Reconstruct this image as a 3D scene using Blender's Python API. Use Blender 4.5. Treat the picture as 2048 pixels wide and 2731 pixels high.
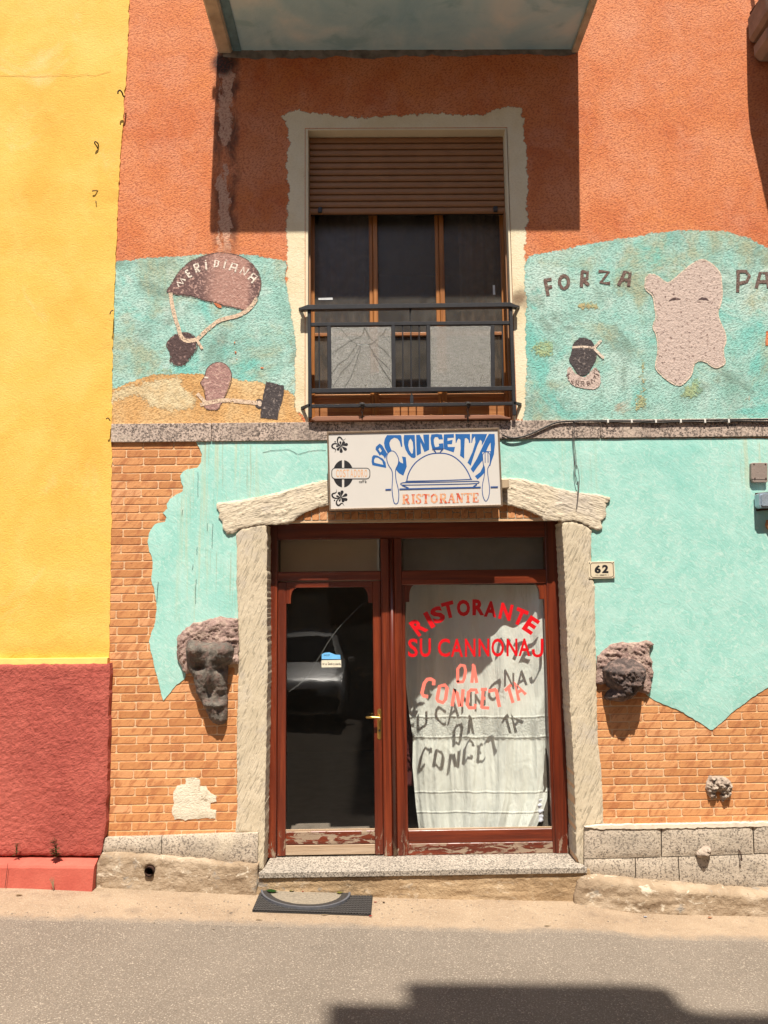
import bpy, bmesh, math, random
import numpy as np
from math import sin, cos, radians, pi, sqrt, exp
from mathutils import Vector, Matrix, noise
from mathutils.geometry import delaunay_2d_cdt

S = bpy.context.scene
for o in list(bpy.data.objects):
    bpy.data.objects.remove(o)
rnd = random.Random(7)

# ------------------------------------------------------------------ camera
F_PX, CX, CY = 2052.0, 1024.0, 1365.5
CAM = np.array([0.0, -5.8, 2.13])
yaw, pit, rol = radians(.7), radians(6.56), radians(.66)
fwd = np.array([sin(yaw)*cos(pit), cos(yaw)*cos(pit), sin(pit)])
r0 = np.array([cos(yaw), -sin(yaw), 0.0])
u0 = np.cross(r0, fwd)
RT = r0*cos(rol) - u0*sin(rol)
UP = u0*cos(rol) + r0*sin(rol)
cd = bpy.data.cameras.new('camera')
cam = bpy.data.objects.new('camera', cd)
S.collection.objects.link(cam)
cd.sensor_fit = 'VERTICAL'
cd.sensor_height = 36.0
cd.lens = 36.0*F_PX/2731.0
cd.clip_end = 500
cam.matrix_world = Matrix(((RT[0], UP[0], -fwd[0], CAM[0]), (RT[1], UP[1], -fwd[1], CAM[1]),
                           (RT[2], UP[2], -fwd[2], CAM[2]), (0, 0, 0, 1)))
S.camera = cam

# ------------------------------------------------------------------ world, sun, exposure
TRAVEL = Vector((-.045, .746, -1.53)).normalized()
wd = bpy.data.worlds.new('World')
S.world = wd
wd.use_nodes = True
wn = wd.node_tree
bg = wn.nodes['Background']
sky = wn.nodes.new('ShaderNodeTexSky')
sky.sky_type = 'NISHITA'
sky.sun_disc = False
sky.sun_elevation = math.asin(-TRAVEL.z)
sky.sun_rotation = math.atan2(-TRAVEL.x, -TRAVEL.y)
sky.altitude = 50
wn.links.new(sky.outputs[0], bg.inputs[0])
bg.inputs[1].default_value = 0.068
sl = bpy.data.lights.new('sun', 'SUN')
sl.energy = 4.6
sl.angle = radians(.53)
sl.color = (1.0, .93, .82)
so = bpy.data.objects.new('sun', sl)
S.collection.objects.link(so)
so.rotation_euler = TRAVEL.to_track_quat('-Z', 'Y').to_euler()
so.location = (0, -10, 20)
S.view_settings.view_transform = 'Standard'
S.view_settings.look = 'None'
S.view_settings.exposure = 0.97
S.view_settings.gamma = 1.0
S.view_settings.use_curve_mapping = False
S.cycles.max_bounces = 8
S.cycles.transparent_max_bounces = 16

# ------------------------------------------------------------------ measuring helpers
def ray(p):
    return fwd + RT*((p[0]-CX)/F_PX) - UP*((p[1]-CY)/F_PX)

def W(p, Y):
    d = ray(p)
    return CAM + d*((Y-CAM[1])/d[1])

GX = [-30, -4, -2.4, -.87, .24, 1.4, 1.77, 2.65, 4, 30]
GZ = [.60, .23, .17, .076, .029, -.008, -.062, -.098, -.14, -.8]
def gz(x):
    return float(np.interp(x, GX, GZ))

def WG(p, up=0.0):
    d = ray(p)
    t = 4.0
    for _ in range(30):
        q = CAM + d*t
        t += ((gz(q[0])+up) - q[2])/d[2]
    return CAM + d*t

def crop(ox, oy, s):
    return lambda *pts: [(ox+s*x, oy+s*y) for x, y in pts]

s7 = 700/1659
cA, cB, cC = crop(0, 0, s7), crop(700, 0, s7), crop(1348, 0, s7)
cD, cE, cF = crop(200, 600, s7), crop(750, 550, s7), crop(1348, 600, s7)
cG, cH, cI = crop(200, 1100, s7), crop(850, 1100, .33153), crop(1348, 1200, s7)
cJ, cK, cL = crop(200, 1700, s7), crop(1000, 1500, .3616), crop(1348, 1900, s7)
cM, cN = crop(650, 1400, .40687), crop(500, 2200, .48222)
cS, cT = crop(980, 1140, .21700), crop(870, 1140, .09943)
cU, cV = crop(450, 1620, .15374), crop(1570, 1690, .11453)
cX, cQ, cR = crop(1960, 0, .1807), crop(1840, 2040, .1266), crop(1950, 860, .25323)
cO, cP = crop(0, 2150, .19289), crop(1320, 1260, .19289)
cZ = crop(440, 660, .16878)

def xz(pts, Y):
    return [(float(w[0]), float(w[2])) for w in (W(p, Y) for p in pts)]

def resample(pts, step, closed=True):
    out = []
    n = len(pts)
    for i in range(n if closed else n-1):
        a, b = pts[i], pts[(i+1) % n]
        L = math.hypot(b[0]-a[0], b[1]-a[1])
        k = max(1, int(L/step))
        for j in range(k):
            t = j/k
            out.append((a[0]+(b[0]-a[0])*t, a[1]+(b[1]-a[1])*t))
    if not closed:
        out.append(pts[-1])
    return out

def smooth(pts, closed=True, k=2):
    for _ in range(k):
        out = []
        n = len(pts)
        rng = range(n) if closed else range(n-1)
        if not closed:
            out.append(pts[0])
        for i in rng:
            a, b = pts[i], pts[(i+1) % n]
            out.append((.75*a[0]+.25*b[0], .75*a[1]+.25*b[1]))
            out.append((.25*a[0]+.75*b[0], .25*a[1]+.75*b[1]))
        if not closed:
            out.append(pts[-1])
        pts = out
    return pts

def rough(pts, step, amp, freq=12.0, seed=0):
    pts = resample(pts, step)
    out = []
    for x, z in pts:
        v = Vector((x*freq+seed*7.3, z*freq, seed*3.1))
        a = noise.fractal(v, .7, 2.1, 4)
        b = noise.fractal(v+Vector((31.7, 5.2, 9.1)), .7, 2.1, 4)
        out.append((x+amp*a, z+amp*b))
    return out

# ------------------------------------------------------------------ objects
WM = {}
def link(o, parent=None, loc=(0, 0, 0)):
    S.collection.objects.link(o)
    o.location = loc
    WM[o.name] = Matrix.Translation(Vector(loc))
    if parent is not None:
        o.parent = parent
        o.matrix_parent_inverse = WM[parent.name].inverted()
    return o

def thing(name, label, cat, loc=(0, 0, 0), group=None):
    o = bpy.data.objects.new(name, None)
    o.empty_display_size = .1
    link(o, None, [float(v) for v in loc])
    o['label'] = label
    o['category'] = cat
    if group:
        o['group'] = group
    return o

def tag(o, label, cat, group=None):
    o['label'] = label
    o['category'] = cat
    if group:
        o['group'] = group
    return o

def struct(o):
    o['kind'] = 'structure'
    return o

def from_mesh(name, me, m, parent=None):
    n = len(me.vertices)
    co = np.empty(n*3)
    me.vertices.foreach_get('co', co)
    co = co.reshape(-1, 3)
    lo, hi = co.min(0), co.max(0)
    c = np.array([(lo[0]+hi[0])/2, (lo[1]+hi[1])/2, lo[2]])
    me.vertices.foreach_set('co', (co-c).ravel())
    me.update()
    if m is not None:
        me.materials.append(m)
    o = bpy.data.objects.new(name, me)
    return link(o, parent, c.tolist())

def obj(name, bm, m, parent=None, sm=False, bevel=0.0, seg=1):
    bmesh.ops.recalc_face_normals(bm, faces=bm.faces[:])
    if bevel > 0:
        bmesh.ops.bevel(bm, geom=bm.edges[:], offset=bevel, segments=seg, affect='EDGES', clamp_overlap=True)
    me = bpy.data.meshes.new(name)
    bm.to_mesh(me)
    bm.free()
    if sm:
        for p in me.polygons:
            p.use_smooth = True
    return from_mesh(name, me, m, parent)

def bx(bm, x0, x1, y0, y1, z0, z1):
    v = [bm.verts.new(c) for c in ((x0,y0,z0),(x1,y0,z0),(x1,y1,z0),(x0,y1,z0),(x0,y0,z1),(x1,y0,z1),(x1,y1,z1),(x0,y1,z1))]
    for f in ((0,1,5,4),(1,2,6,5),(2,3,7,6),(3,0,4,7),(4,5,6,7),(3,2,1,0)):
        bm.faces.new([v[i] for i in f])

def box(name, x0, x1, y0, y1, z0, z1, m, parent=None, bevel=0.0):
    bm = bmesh.new()
    bx(bm, x0, x1, y0, y1, z0, z1)
    return obj(name, bm, m, parent, bevel=bevel)

def tube(bm, pts, r, seg=8, caps=True, taper=None):
    pts = [Vector([float(c) for c in p]) for p in pts]
    rings = []
    up = Vector((0.13, .31, .94)).normalized()
    for i, p in enumerate(pts):
        t = (pts[min(i+1, len(pts)-1)] - pts[max(i-1, 0)]).normalized()
        a = t.cross(up)
        if a.length < .05:
            a = t.cross(Vector((1, 0, 0)))
        a.normalize()
        b = t.cross(a)
        rr = r if taper is None else r*(1+(taper-1)*i/max(1, len(pts)-1))
        rings.append([bm.verts.new(p + a*(rr*cos(2*pi*k/seg)) + b*(rr*sin(2*pi*k/seg))) for k in range(seg)])
    for i in range(len(rings)-1):
        for k in range(seg):
            bm.faces.new((rings[i][k], rings[i][(k+1) % seg], rings[i+1][(k+1) % seg], rings[i+1][k]))
    if caps:
        bm.faces.new(rings[0][::-1])
        bm.faces.new(rings[-1])

def pslab(name, pts, y0, y1, m, parent=None, bevel=0.0, seg=1):
    """flat prism: outline (x,z) at front y0, back y1"""
    bm = bmesh.new()
    f = [bm.verts.new((x, y0, z)) for x, z in pts]
    b = [bm.verts.new((x, y1, z)) for x, z in pts]
    n = len(pts)
    ff = bm.faces.new(f)
    bm.faces.new(b[::-1])
    for i in range(n):
        bm.faces.new((f[i], b[i], b[(i+1) % n], f[(i+1) % n]))
    bmesh.ops.recalc_face_normals(bm, faces=bm.faces[:])
    if bevel:
        ed = [e for e in bm.edges if all(v.co.y < min(y0, y1)+1e-5 for v in e.verts)] if y0 < y1 else bm.edges[:]
        bmesh.ops.bevel(bm, geom=ed, offset=bevel, segments=seg, affect='EDGES', clamp_overlap=True)
    bmesh.ops.triangulate(bm, faces=[f for f in bm.faces if len(f.verts) > 4])
    return obj(name, bm, m, parent)

def inside(P, loops):
    r = np.zeros(len(P), bool)
    for L in loops:
        L = np.asarray(L)
        a, b = L, np.roll(L, -1, 0)
        for (x1, y1), (x2, y2) in zip(a, b):
            if y1 == y2:
                continue
            c = ((P[:, 1] < y1) != (P[:, 1] < y2)) & (P[:, 0] < (x2-x1)*(P[:, 1]-y1)/(y2-y1)+x1)
            r ^= c
    return r

def edge_dist(P, loops):
    d = np.full(len(P), 1e9)
    for L in loops:
        L = np.asarray(L, float)
        a, b = L, np.roll(L, -1, 0)
        for p, q in zip(a, b):
            v = q-p
            l2 = v@v
            if l2 < 1e-14:
                continue
            t = np.clip(((P-p)@v)/l2, 0, 1)
            d = np.minimum(d, np.hypot(*(P-p-t[:, None]*v).T))
    return d

def slab(name, loops, y0, depth, m, parent=None, res=None, h=None, jit=.35, sm=True, edge=False):
    """sheet or relief: outline loops (x,z); front at y0 - h(x,z,d); sides go back to y0+depth"""
    loops = [list(map(tuple, L)) for L in loops]
    verts, edges = [], []
    for L in loops:
        s = len(verts)
        verts += L
        edges += [(s+i, s+(i+1) % len(L)) for i in range(len(L))]
    A = np.array(verts)
    if res:
        lo, hi = A.min(0), A.max(0)
        gx, gy = np.meshgrid(np.arange(lo[0]+res/2, hi[0], res), np.arange(lo[1]+res/2, hi[1], res))
        P = np.c_[gx.ravel(), gy.ravel()]
        rs = np.random.RandomState(len(P) % 1000)
        P = P + (rs.rand(*P.shape)-.5)*res*jit
        P = P[inside(P, loops)]
        if len(P):
            P = P[edge_dist(P, loops) > res*.4]
        verts = verts + [tuple(p) for p in P]
    vo, eo, fo, *_ = delaunay_2d_cdt([Vector(v) for v in verts], edges, [], 0, 1e-7)
    V = np.array([(v.x, v.y) for v in vo])
    T = np.array([f for f in fo if len(f) == 3])
    T = T[inside(V[T].mean(1), loops)]
    used = np.unique(T)
    mp = np.full(len(V), -1)
    mp[used] = np.arange(len(used))
    V, T = V[used], mp[T]
    # outward: front faces -Y.  (x,z) ccw seen from -Y is right
    a, b, c = V[T[:, 0]], V[T[:, 1]], V[T[:, 2]]
    cr = (b[:, 0]-a[:, 0])*(c[:, 1]-a[:, 1])-(b[:, 1]-a[:, 1])*(c[:, 0]-a[:, 0])
    T[cr < 0] = T[cr < 0][:, ::-1]
    if h is not None:
        D = edge_dist(V, loops)
        H = np.array([h(x, z, d) for (x, z), d in zip(V, D)])
    else:
        H = np.zeros(len(V))
    co = [(x, y0-hh, z) for (x, z), hh in zip(V.tolist(), H.tolist())]
    faces = T.tolist()
    nf = len(faces)
    if depth > 0:
        cnt = {}
        for t in faces:
            for i in range(3):
                e = (t[i], t[(i+1) % 3])
                cnt[e] = 1
        bd = [e for e in cnt if (e[1], e[0]) not in cnt]
        new = {}
        def nv(i, back):
            k = (i, back)
            if k not in new:
                x, y, z = co[i]
                new[k] = len(co)
                co.append((x, y0+depth if back else y, z))
            return new[k]
        for i, j in bd:
            faces.append([nv(j, 0), nv(i, 0), nv(i, 1), nv(j, 1)])
    me = bpy.data.meshes.new(name)
    me.from_pydata(co, [], faces)
    if edge:
        D = edge_dist(V, loops[:edge if edge is not True else len(loops)])
        at = me.attributes.new('edge', 'FLOAT', 'POINT')
        at.data.foreach_set('value', np.r_[D, np.zeros(len(co)-len(D))].astype(float))
    if sm:
        fl = np.zeros(len(faces), bool)
        fl[:nf] = True
        me.polygons.foreach_set('use_smooth', fl)
    return from_mesh(name, me, m, parent)

def ribbon(pts, w, closed=False):
    """outline loops of a stroke (px or world pairs) of width w"""
    n = len(pts)
    L, R = [], []
    for i in range(n):
        a = pts[(i-1) % n] if (closed or i > 0) else pts[i]
        b = pts[(i+1) % n] if (closed or i < n-1) else pts[i]
        dx, dy = b[0]-a[0], b[1]-a[1]
        l = math.hypot(dx, dy) or 1
        ww = w[i] if isinstance(w, (list, tuple)) else w
        nx, ny = -dy/l*ww/2, dx/l*ww/2
        L.append((pts[i][0]+nx, pts[i][1]+ny))
        R.append((pts[i][0]-nx, pts[i][1]-ny))
    return L, R

def stroke_mesh(name, strokes, Y, depth, m, parent=None, dots=(), to3=None):
    """strokes: list of (px points, px width, closed) laid on plane Y as thin raised paint / vinyl"""
    to3 = to3 or (lambda p: W(p, Y))
    bm = bmesh.new()
    k = 0
    for pts, w, closed in strokes:
        L, R = ribbon(pts, w, closed)
        off = k*.0002
        k += 1
        vl = [bm.verts.new(to3(p)-np.array([0, off, 0])) for p in L]
        vr = [bm.verts.new(to3(p)-np.array([0, off, 0])) for p in R]
        n = len(pts)
        for i in range(n if closed else n-1):
            j = (i+1) % n
            bm.faces.new((vl[i], vl[j], vr[j], vr[i]))
    for (x, y), r in dots:
        off = k*.0002
        k += 1
        bm.faces.new([bm.verts.new(to3((x+r*cos(a*pi/6), y+r*sin(a*pi/6)))-np.array([0, off, 0])) for a in range(12)])
    bmesh.ops.recalc_face_normals(bm, faces=bm.faces[:])
    for f in bm.faces:
        if f.normal.y > 0:
            f.normal_flip()
    if depth:
        r = bmesh.ops.extrude_face_region(bm, geom=bm.faces[:])
        for v in [g for g in r['geom'] if isinstance(g, bmesh.types.BMVert)]:
            v.co.y -= depth
    me = bpy.data.meshes.new(name)
    bm.to_mesh(me)
    bm.free()
    return from_mesh(name, me, m, parent)

GL = {}
def glyph(ch, bold=0.0):
    k = (ch, bold)
    if k not in GL:
        cu = bpy.data.curves.new('glyph', 'FONT')
        cu.body = ch
        cu.offset = bold
        cu.resolution_u = 3
        cu.fill_mode = 'FRONT'
        o = bpy.data.objects.new('glyph', cu)
        S.collection.objects.link(o)
        dg = bpy.context.evaluated_depsgraph_get()
        me = o.evaluated_get(dg).to_mesh()
        co = np.array([v.co[:2] for v in me.vertices])
        fa = [list(p.vertices) for p in me.polygons]
        lo, hi = co.min(0), co.max(0)
        o.evaluated_get(dg).to_mesh_clear()
        bpy.data.objects.remove(o)
        bpy.data.curves.remove(cu)
        GL[k] = (co, fa, lo, hi)
    return GL[k]

def letters(name, items, Y, depth, m, parent, bold=0.0, extra=()):
    """items: (char, centre px, height px, rotation deg clockwise-negative, width px or None); one mesh"""
    co, fa = [], []
    for ch, (cx, cy), hp, rot, wp in items:
        c, f, lo, hi = glyph(ch, bold)
        sy = hp/(hi[1]-lo[1])
        sx = sy if wp is None else wp/(hi[0]-lo[0])
        q = (c-(lo+hi)/2)*[sx, sy]
        a = radians(rot)
        X = q[:, 0]*cos(a)-q[:, 1]*sin(a)
        Z = q[:, 0]*sin(a)+q[:, 1]*cos(a)
        s = len(co)
        for x, z in zip(X, Z):
            w = W((cx+x, cy-z), Y)
            co.append(w.tolist())
        fa += [[s+i for i in t] for t in f]
    for quad in extra:
        s = len(co)
        co += [(W(p, Y)-np.array([0, .0002, 0])).tolist() for p in quad]
        fa.append(list(range(s, s+len(quad))))
    bm = bmesh.new()
    vs = [bm.verts.new(c) for c in co]
    for t in fa:
        try:
            bm.faces.new([vs[i] for i in t])
        except ValueError:
            pass
    bmesh.ops.recalc_face_normals(bm, faces=bm.faces[:])
    for f in bm.faces:
        if f.normal.y > 0:
            f.normal_flip()
    if depth:
        r = bmesh.ops.extrude_face_region(bm, geom=bm.faces[:])
        for v in [g for g in r['geom'] if isinstance(g, bmesh.types.BMVert)]:
            v.co.y -= depth
    me = bpy.data.meshes.new(name)
    bm.to_mesh(me)
    bm.free()
    return from_mesh(name, me, m, parent)

# ------------------------------------------------------------------ materials
class N:
    def __init__(s, name, rough=.8):
        s.m = bpy.data.materials.new(name)
        s.m.use_nodes = True
        s.t = s.m.node_tree
        s.b = s.t.nodes['Principled BSDF']
        s.out = s.t.nodes['Material Output']
        s.b.inputs['Roughness'].default_value = rough
        s.g = s.t.nodes.new('ShaderNodeNewGeometry')
        s.pos = s.g.outputs['Position']
        s.bumpn = None
    def set(s, sock, v):
        if isinstance(v, bpy.types.NodeSocket):
            s.t.links.new(v, sock)
        elif isinstance(v, (tuple, list)) and len(v) == 3 and sock.type == 'RGBA':
            sock.default_value = (*v, 1)
        else:
            sock.default_value = v
    def vec(s, scale=(1, 1, 1), off=(0, 0, 0), rot=(0, 0, 0), v=None):
        r = v or s.pos
        if any(rot):
            n = s.t.nodes.new('ShaderNodeMapping')
            s.set(n.inputs[0], r)
            n.inputs['Rotation'].default_value = rot
            r = n.outputs[0]
        n = s.t.nodes.new('ShaderNodeMapping')
        s.set(n.inputs[0], r)
        n.inputs['Location'].default_value = off
        n.inputs['Scale'].default_value = scale
        return n.outputs[0]
    def noise(s, scale, detail=4, rough=.55, dist=0.0, v=None, lac=2.0):
        n = s.t.nodes.new('ShaderNodeTexNoise')
        s.set(n.inputs['Vector'], v or s.pos)
        n.inputs['Scale'].default_value = scale
        n.inputs['Detail'].default_value = detail
        n.inputs['Roughness'].default_value = rough
        n.inputs['Distortion'].default_value = dist
        n.inputs['Lacunarity'].default_value = lac
        return n.outputs[0]
    def vor(s, scale, v=None, feature='F1', rand=1.0, out=0):
        n = s.t.nodes.new('ShaderNodeTexVoronoi')
        n.feature = feature
        s.set(n.inputs['Vector'], v or s.pos)
        n.inputs['Scale'].default_value = scale
        n.inputs['Randomness'].default_value = rand
        return n.outputs[out]
    def wave(s, scale, dist=3, detail=2, dscale=1, v=None, dir='X'):
        n = s.t.nodes.new('ShaderNodeTexWave')
        n.bands_direction = dir
        s.set(n.inputs['Vector'], v or s.pos)
        n.inputs['Scale'].default_value = scale
        n.inputs['Distortion'].default_value = dist
        n.inputs['Detail'].default_value = detail
        n.inputs['Detail Scale'].default_value = dscale
        return n.outputs[1]
    def ramp(s, f, stops):
        n = s.t.nodes.new('ShaderNodeValToRGB')
        s.set(n.inputs[0], f)
        e = n.color_ramp.elements
        while len(e) < len(stops):
            e.new(.5)
        for x, (p, c) in zip(e, stops):
            x.position = p
            x.color = (*c, 1) if isinstance(c, tuple) else (c, c, c, 1)
        return n.outputs[0]
    def mix(s, f, a, b, mode='MIX'):
        n = s.t.nodes.new('ShaderNodeMix')
        n.data_type = 'RGBA'
        n.blend_type = mode
        s.set(n.inputs[0], f)
        s.set(n.inputs[6], a)
        s.set(n.inputs[7], b)
        return n.outputs[2]
    def math(s, op, a, b=0.0, c=0.0, clamp=False):
        n = s.t.nodes.new('ShaderNodeMath')
        n.operation = op
        n.use_clamp = clamp
        s.set(n.inputs[0], a)
        s.set(n.inputs[1], b)
        s.set(n.inputs[2], c)
        return n.outputs[0]
    def sep(s, v=None):
        n = s.t.nodes.new('ShaderNodeSeparateXYZ')
        s.set(n.inputs[0], v or s.pos)
        return n.outputs
    def rng(s, v, a, b, c=0.0, d=1.0):
        n = s.t.nodes.new('ShaderNodeMapRange')
        n.interpolation_type = 'SMOOTHSTEP'
        s.set(n.inputs[0], v)
        for i, x in enumerate((a, b, c, d)):
            n.inputs[i+1].default_value = x
        return n.outputs[0]
    def attr(s, name):
        n = s.t.nodes.new('ShaderNodeAttribute')
        n.attribute_name = name
        return n.outputs['Fac']
    def objrand(s):
        return s.t.nodes.new('ShaderNodeObjectInfo').outputs['Random']
    def bump(s, h, dist, strength=1.0):
        n = s.t.nodes.new('ShaderNodeBump')
        n.inputs['Strength'].default_value = strength
        n.inputs['Distance'].default_value = dist
        s.set(n.inputs['Height'], h)
        if s.bumpn is not None:
            s.t.links.new(s.bumpn, n.inputs['Normal'])
        s.bumpn = n.outputs[0]
        s.t.links.new(s.bumpn, s.b.inputs['Normal'])
    def fade(s, w, namp=1.0, nsc=45, cover=None):
        '''real paint coverage: thins out towards the brushed edge, misses the pits of the render'''
        nn = s.noise(nsc, 5, .65, .4, v=s.vec(off=(4, 9, 2)))
        if w:
            e = s.math('ADD', s.attr('edge'), s.math('MULTIPLY', s.math('SUBTRACT', nn, .5), w*2.6*namp))
            k = s.rng(e, w*.25, w*.75)
        else:
            k = 1.0
        if cover:
            cv = s.rng(s.noise(75, 4, .65, .3, v=s.vec(off=(1, 3, 7))), cover-.05, cover+.05)
            k = s.math('MULTIPLY', cv, k)
        s.surf(s.mixsh(k, s.bsdf('ShaderNodeBsdfTransparent'), s.b.outputs[0]))
        return s.m
    def col(s, c):
        s.set(s.b.inputs['Base Color'], c)
        return s
    def rgh(s, v):
        s.set(s.b.inputs['Roughness'], v)
        return s
    def bsdf(s, typ, **kw):
        n = s.t.nodes.new(typ)
        for k, v in kw.items():
            s.set(n.inputs[k], v)
        return n.outputs[0]
    def mixsh(s, f, a, b):
        n = s.t.nodes.new('ShaderNodeMixShader')
        s.set(n.inputs[0], f)
        s.t.links.new(a, n.inputs[1])
        s.t.links.new(b, n.inputs[2])
        return n.outputs[0]
    def surf(s, sh):
        s.t.links.new(sh, s.out.inputs[0])
        return s.m

def plain(name, c, rough=.6, metal=0.0, var=.12, scale=25, bump=0.0):
    n = N(name, rough)
    f = n.noise(scale, 5, .6)
    d = tuple(v*(1-var) for v in c)
    e = tuple(min(1, v*(1+var)) for v in c)
    n.col(n.ramp(f, [(.3, d), (.7, e)]))
    n.b.inputs['Metallic'].default_value = metal
    if bump:
        n.bump(n.noise(scale*6, 4, .6), bump)
    return n.m

def stucco(name, c1, c2, c3, grain=55, amp=.006, big=1.6, patch=None, fine=.5, fade=None, lump=.6):
    n = N(name, .92)
    a = n.noise(big, 5, .6, .4)
    b = n.noise(big*3.7, 6, .65, .2, v=n.vec(off=(4.2, 1, 7)))
    c = n.ramp(a, [(.30, c1), (.5, c2), (.72, c3)])
    c = n.mix(n.rng(b, .42, .72, 0, .55), c, c3)
    if patch:
        for (pc, sc, lo, hi, am, off) in patch:
            c = n.mix(n.rng(n.noise(sc, 6, .68, .6, v=n.vec(off=off)), lo, hi, 0, am), c, pc)
    g = n.noise(grain, 3, .62, .4, v=n.vec(rot=(0, .5, 0), scale=(.8, 1, 1.25)))
    g2 = n.noise(grain*.3, 3, .6, .8)
    c = n.mix(n.rng(g, .38, .53, fine*.7, 0), c, tuple(x*.5 for x in c1))
    n.col(c)
    n.bump(g2, amp*lump)
    n.bump(g, amp)
    if fade:
        return n.fade(fade)
    return n.m

def sr(*c):
    return tuple((x/255/12.92 if x <= 10 else ((x/255+.055)/1.055)**2.4) for x in c)
def al(r, g, b, k=1.22):
    return tuple(min(.85, v/k) for v in sr(r, g, b))

# ---- wall paints
M = {}
def orange_wall():
    n = N('orange_stucco', .93)
    a = n.noise(1.3, 6, .62, .5)
    b = n.noise(4.5, 6, .66, .3, v=n.vec(off=(3, 1, 8)))
    c = n.ramp(a, [(.30, al(204, 106, 56)), (.5, al(221, 132, 80)), (.70, al(230, 150, 104))])
    c = n.mix(n.rng(b, .40, .75, 0, .55), c, al(229, 158, 122))
    c = n.mix(n.rng(n.noise(2.2, 5, .6, .4, v=n.vec(off=(9, 2, 2))), .55, .75, 0, .6), c, al(228, 138, 74))
    x, y, z = n.sep()
    # long pale and sooty stain running down under the left end of the balcony
    sx = n.math('ADD', x, n.math('MULTIPLY', n.math('SUBTRACT', n.noise(5, 5, .65), .5), .12))
    sxc = n.math('ADD', x, n.math('MULTIPLY', n.math('SUBTRACT', n.noise(6, 6, .7, .3, v=n.vec(off=(3, 7, 1), scale=(1, 1, .7))), .5), .26))
    core = n.math('MULTIPLY', n.rng(n.math('ABSOLUTE', n.math('ADD', sxc, 1.175)), .062, .05), n.rng(z, 4.72, 5.1))
    halo = n.math('MULTIPLY', n.rng(n.math('ABSOLUTE', n.math('ADD', sx, 1.16)), .125, .06), n.rng(z, 4.5, 5.2))
    blot = n.noise(7, 6, .7, .5, v=n.vec(scale=(1, 1, .5)))
    c = n.mix(n.math('MULTIPLY', halo, n.rng(blot, .38, .6, 0, .85)), c, (.045, .03, .022))
    c = n.mix(n.math('MULTIPLY', core, n.rng(n.noise(6, 6, .7, v=n.vec(scale=(1, 1, .4), off=(5, 5, 5))), .44, .48, 0, .9)), c, (.62, .38, .26))
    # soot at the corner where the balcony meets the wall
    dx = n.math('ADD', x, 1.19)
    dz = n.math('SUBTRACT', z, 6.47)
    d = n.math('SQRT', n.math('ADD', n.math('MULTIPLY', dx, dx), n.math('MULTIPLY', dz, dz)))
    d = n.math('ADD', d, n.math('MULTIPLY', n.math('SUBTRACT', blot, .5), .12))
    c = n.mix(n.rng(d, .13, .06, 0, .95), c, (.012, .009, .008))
    g = n.noise(64, 3, .62, .4, v=n.vec(rot=(0, .5, 0), scale=(.8, 1, 1.25)))
    g2 = n.noise(22, 3, .6, .9)
    c = n.mix(n.rng(g, .38, .53, .55, 0), c, al(150, 66, 40))
    n.col(c)
    n.bump(g2, .0035)
    n.bump(g, .0062)
    return n.m
M['orange'] = orange_wall()
M['teal_rough'] = stucco('faded_turquoise_stucco', al(136, 182, 167), al(162, 209, 196), al(204, 226, 214), 64, .0062, 1.9, fade=.022, fine=.75,
    patch=[(al(120, 142, 126), 2.6, .50, .66, .7, (1, 5, 2)), (al(178, 180, 146), 2.0, .50, .66, .8, (7, 3, 1)), (al(206, 222, 210), 6, .55, .7, .6, (3, 3, 8)),
           (al(190, 142, 110), 3.4, .62, .74, .6, (2, 8, 4)), (al(118, 202, 190), 1.7, .52, .66, .8, (12, 3, 9))])
M['ochre_rough'] = stucco('ochre_dune_paint', al(204, 152, 92), al(222, 172, 110), al(232, 198, 146), 64, .0062, 2.5, fade=.02, fine=.75)
M['sand_rough'] = stucco('pale_sand_paint', al(216, 192, 148), al(230, 210, 168), al(214, 176, 122), 64, .0062, 3.5, fade=.05, fine=.75)
M['cream_rough'] = stucco('cream_surround_paint', al(226, 206, 166), al(238, 222, 186), al(244, 232, 202), 70, .003, 2.2,
    patch=[(al(190, 160, 118), 5, .62, .76, .5, (3, 3, 3))], fine=.15, fade=.02)
def rust_ring(m):
    t = m.node_tree
    n = N.__new__(N)
    n.m, n.t = m, t
    n.b = t.nodes['Principled BSDF']
    n.g = t.nodes.new('ShaderNodeNewGeometry')
    n.pos = n.g.outputs['Position']
    src = n.b.inputs['Base Color'].links[0].from_socket
    x, y, z = n.sep()
    for cx_, cz_, r in ((1.155, 4.47, .12),):
        dx = n.math('SUBTRACT', x, cx_)
        dz = n.math('SUBTRACT', z, cz_)
        d = n.math('SQRT', n.math('ADD', n.math('MULTIPLY', dx, dx), n.math('MULTIPLY', dz, dz)))
        d = n.math('ADD', d, n.math('MULTIPLY', n.math('SUBTRACT', n.noise(14, 5, .6), .5), r*.8))
        src = n.mix(n.rng(d, r, r*.15, 0, .8), src, (.12, .055, .022))
    n.set(n.b.inputs['Base Color'], src)
rust_ring(M['cream_rough'])
M['cream'] = plain('cream_reveal_paint', al(232, 218, 186), .85, 0, .06, 6, .0006)
M['yellow'] = stucco('yellow_stucco', al(236, 180, 72), al(243, 194, 88), al(248, 206, 110), 85, .003, 1.0,
    patch=[(al(250, 222, 156), 1.6, .56, .8, .6, (2, 1, 4)), (al(226, 168, 62), 4, .6, .78, .45, (9, 1, 4)), (al(150, 104, 44), 46, .70, .76, .7, (4, 1, 4)), (al(196, 140, 60), 12, .66, .76, .5, (5, 7, 4))], fine=.22)
M['yellow_ledge'] = plain('yellow_ledge_paint', al(255, 214, 120), .85, 0, .08, 12, .001)
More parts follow.
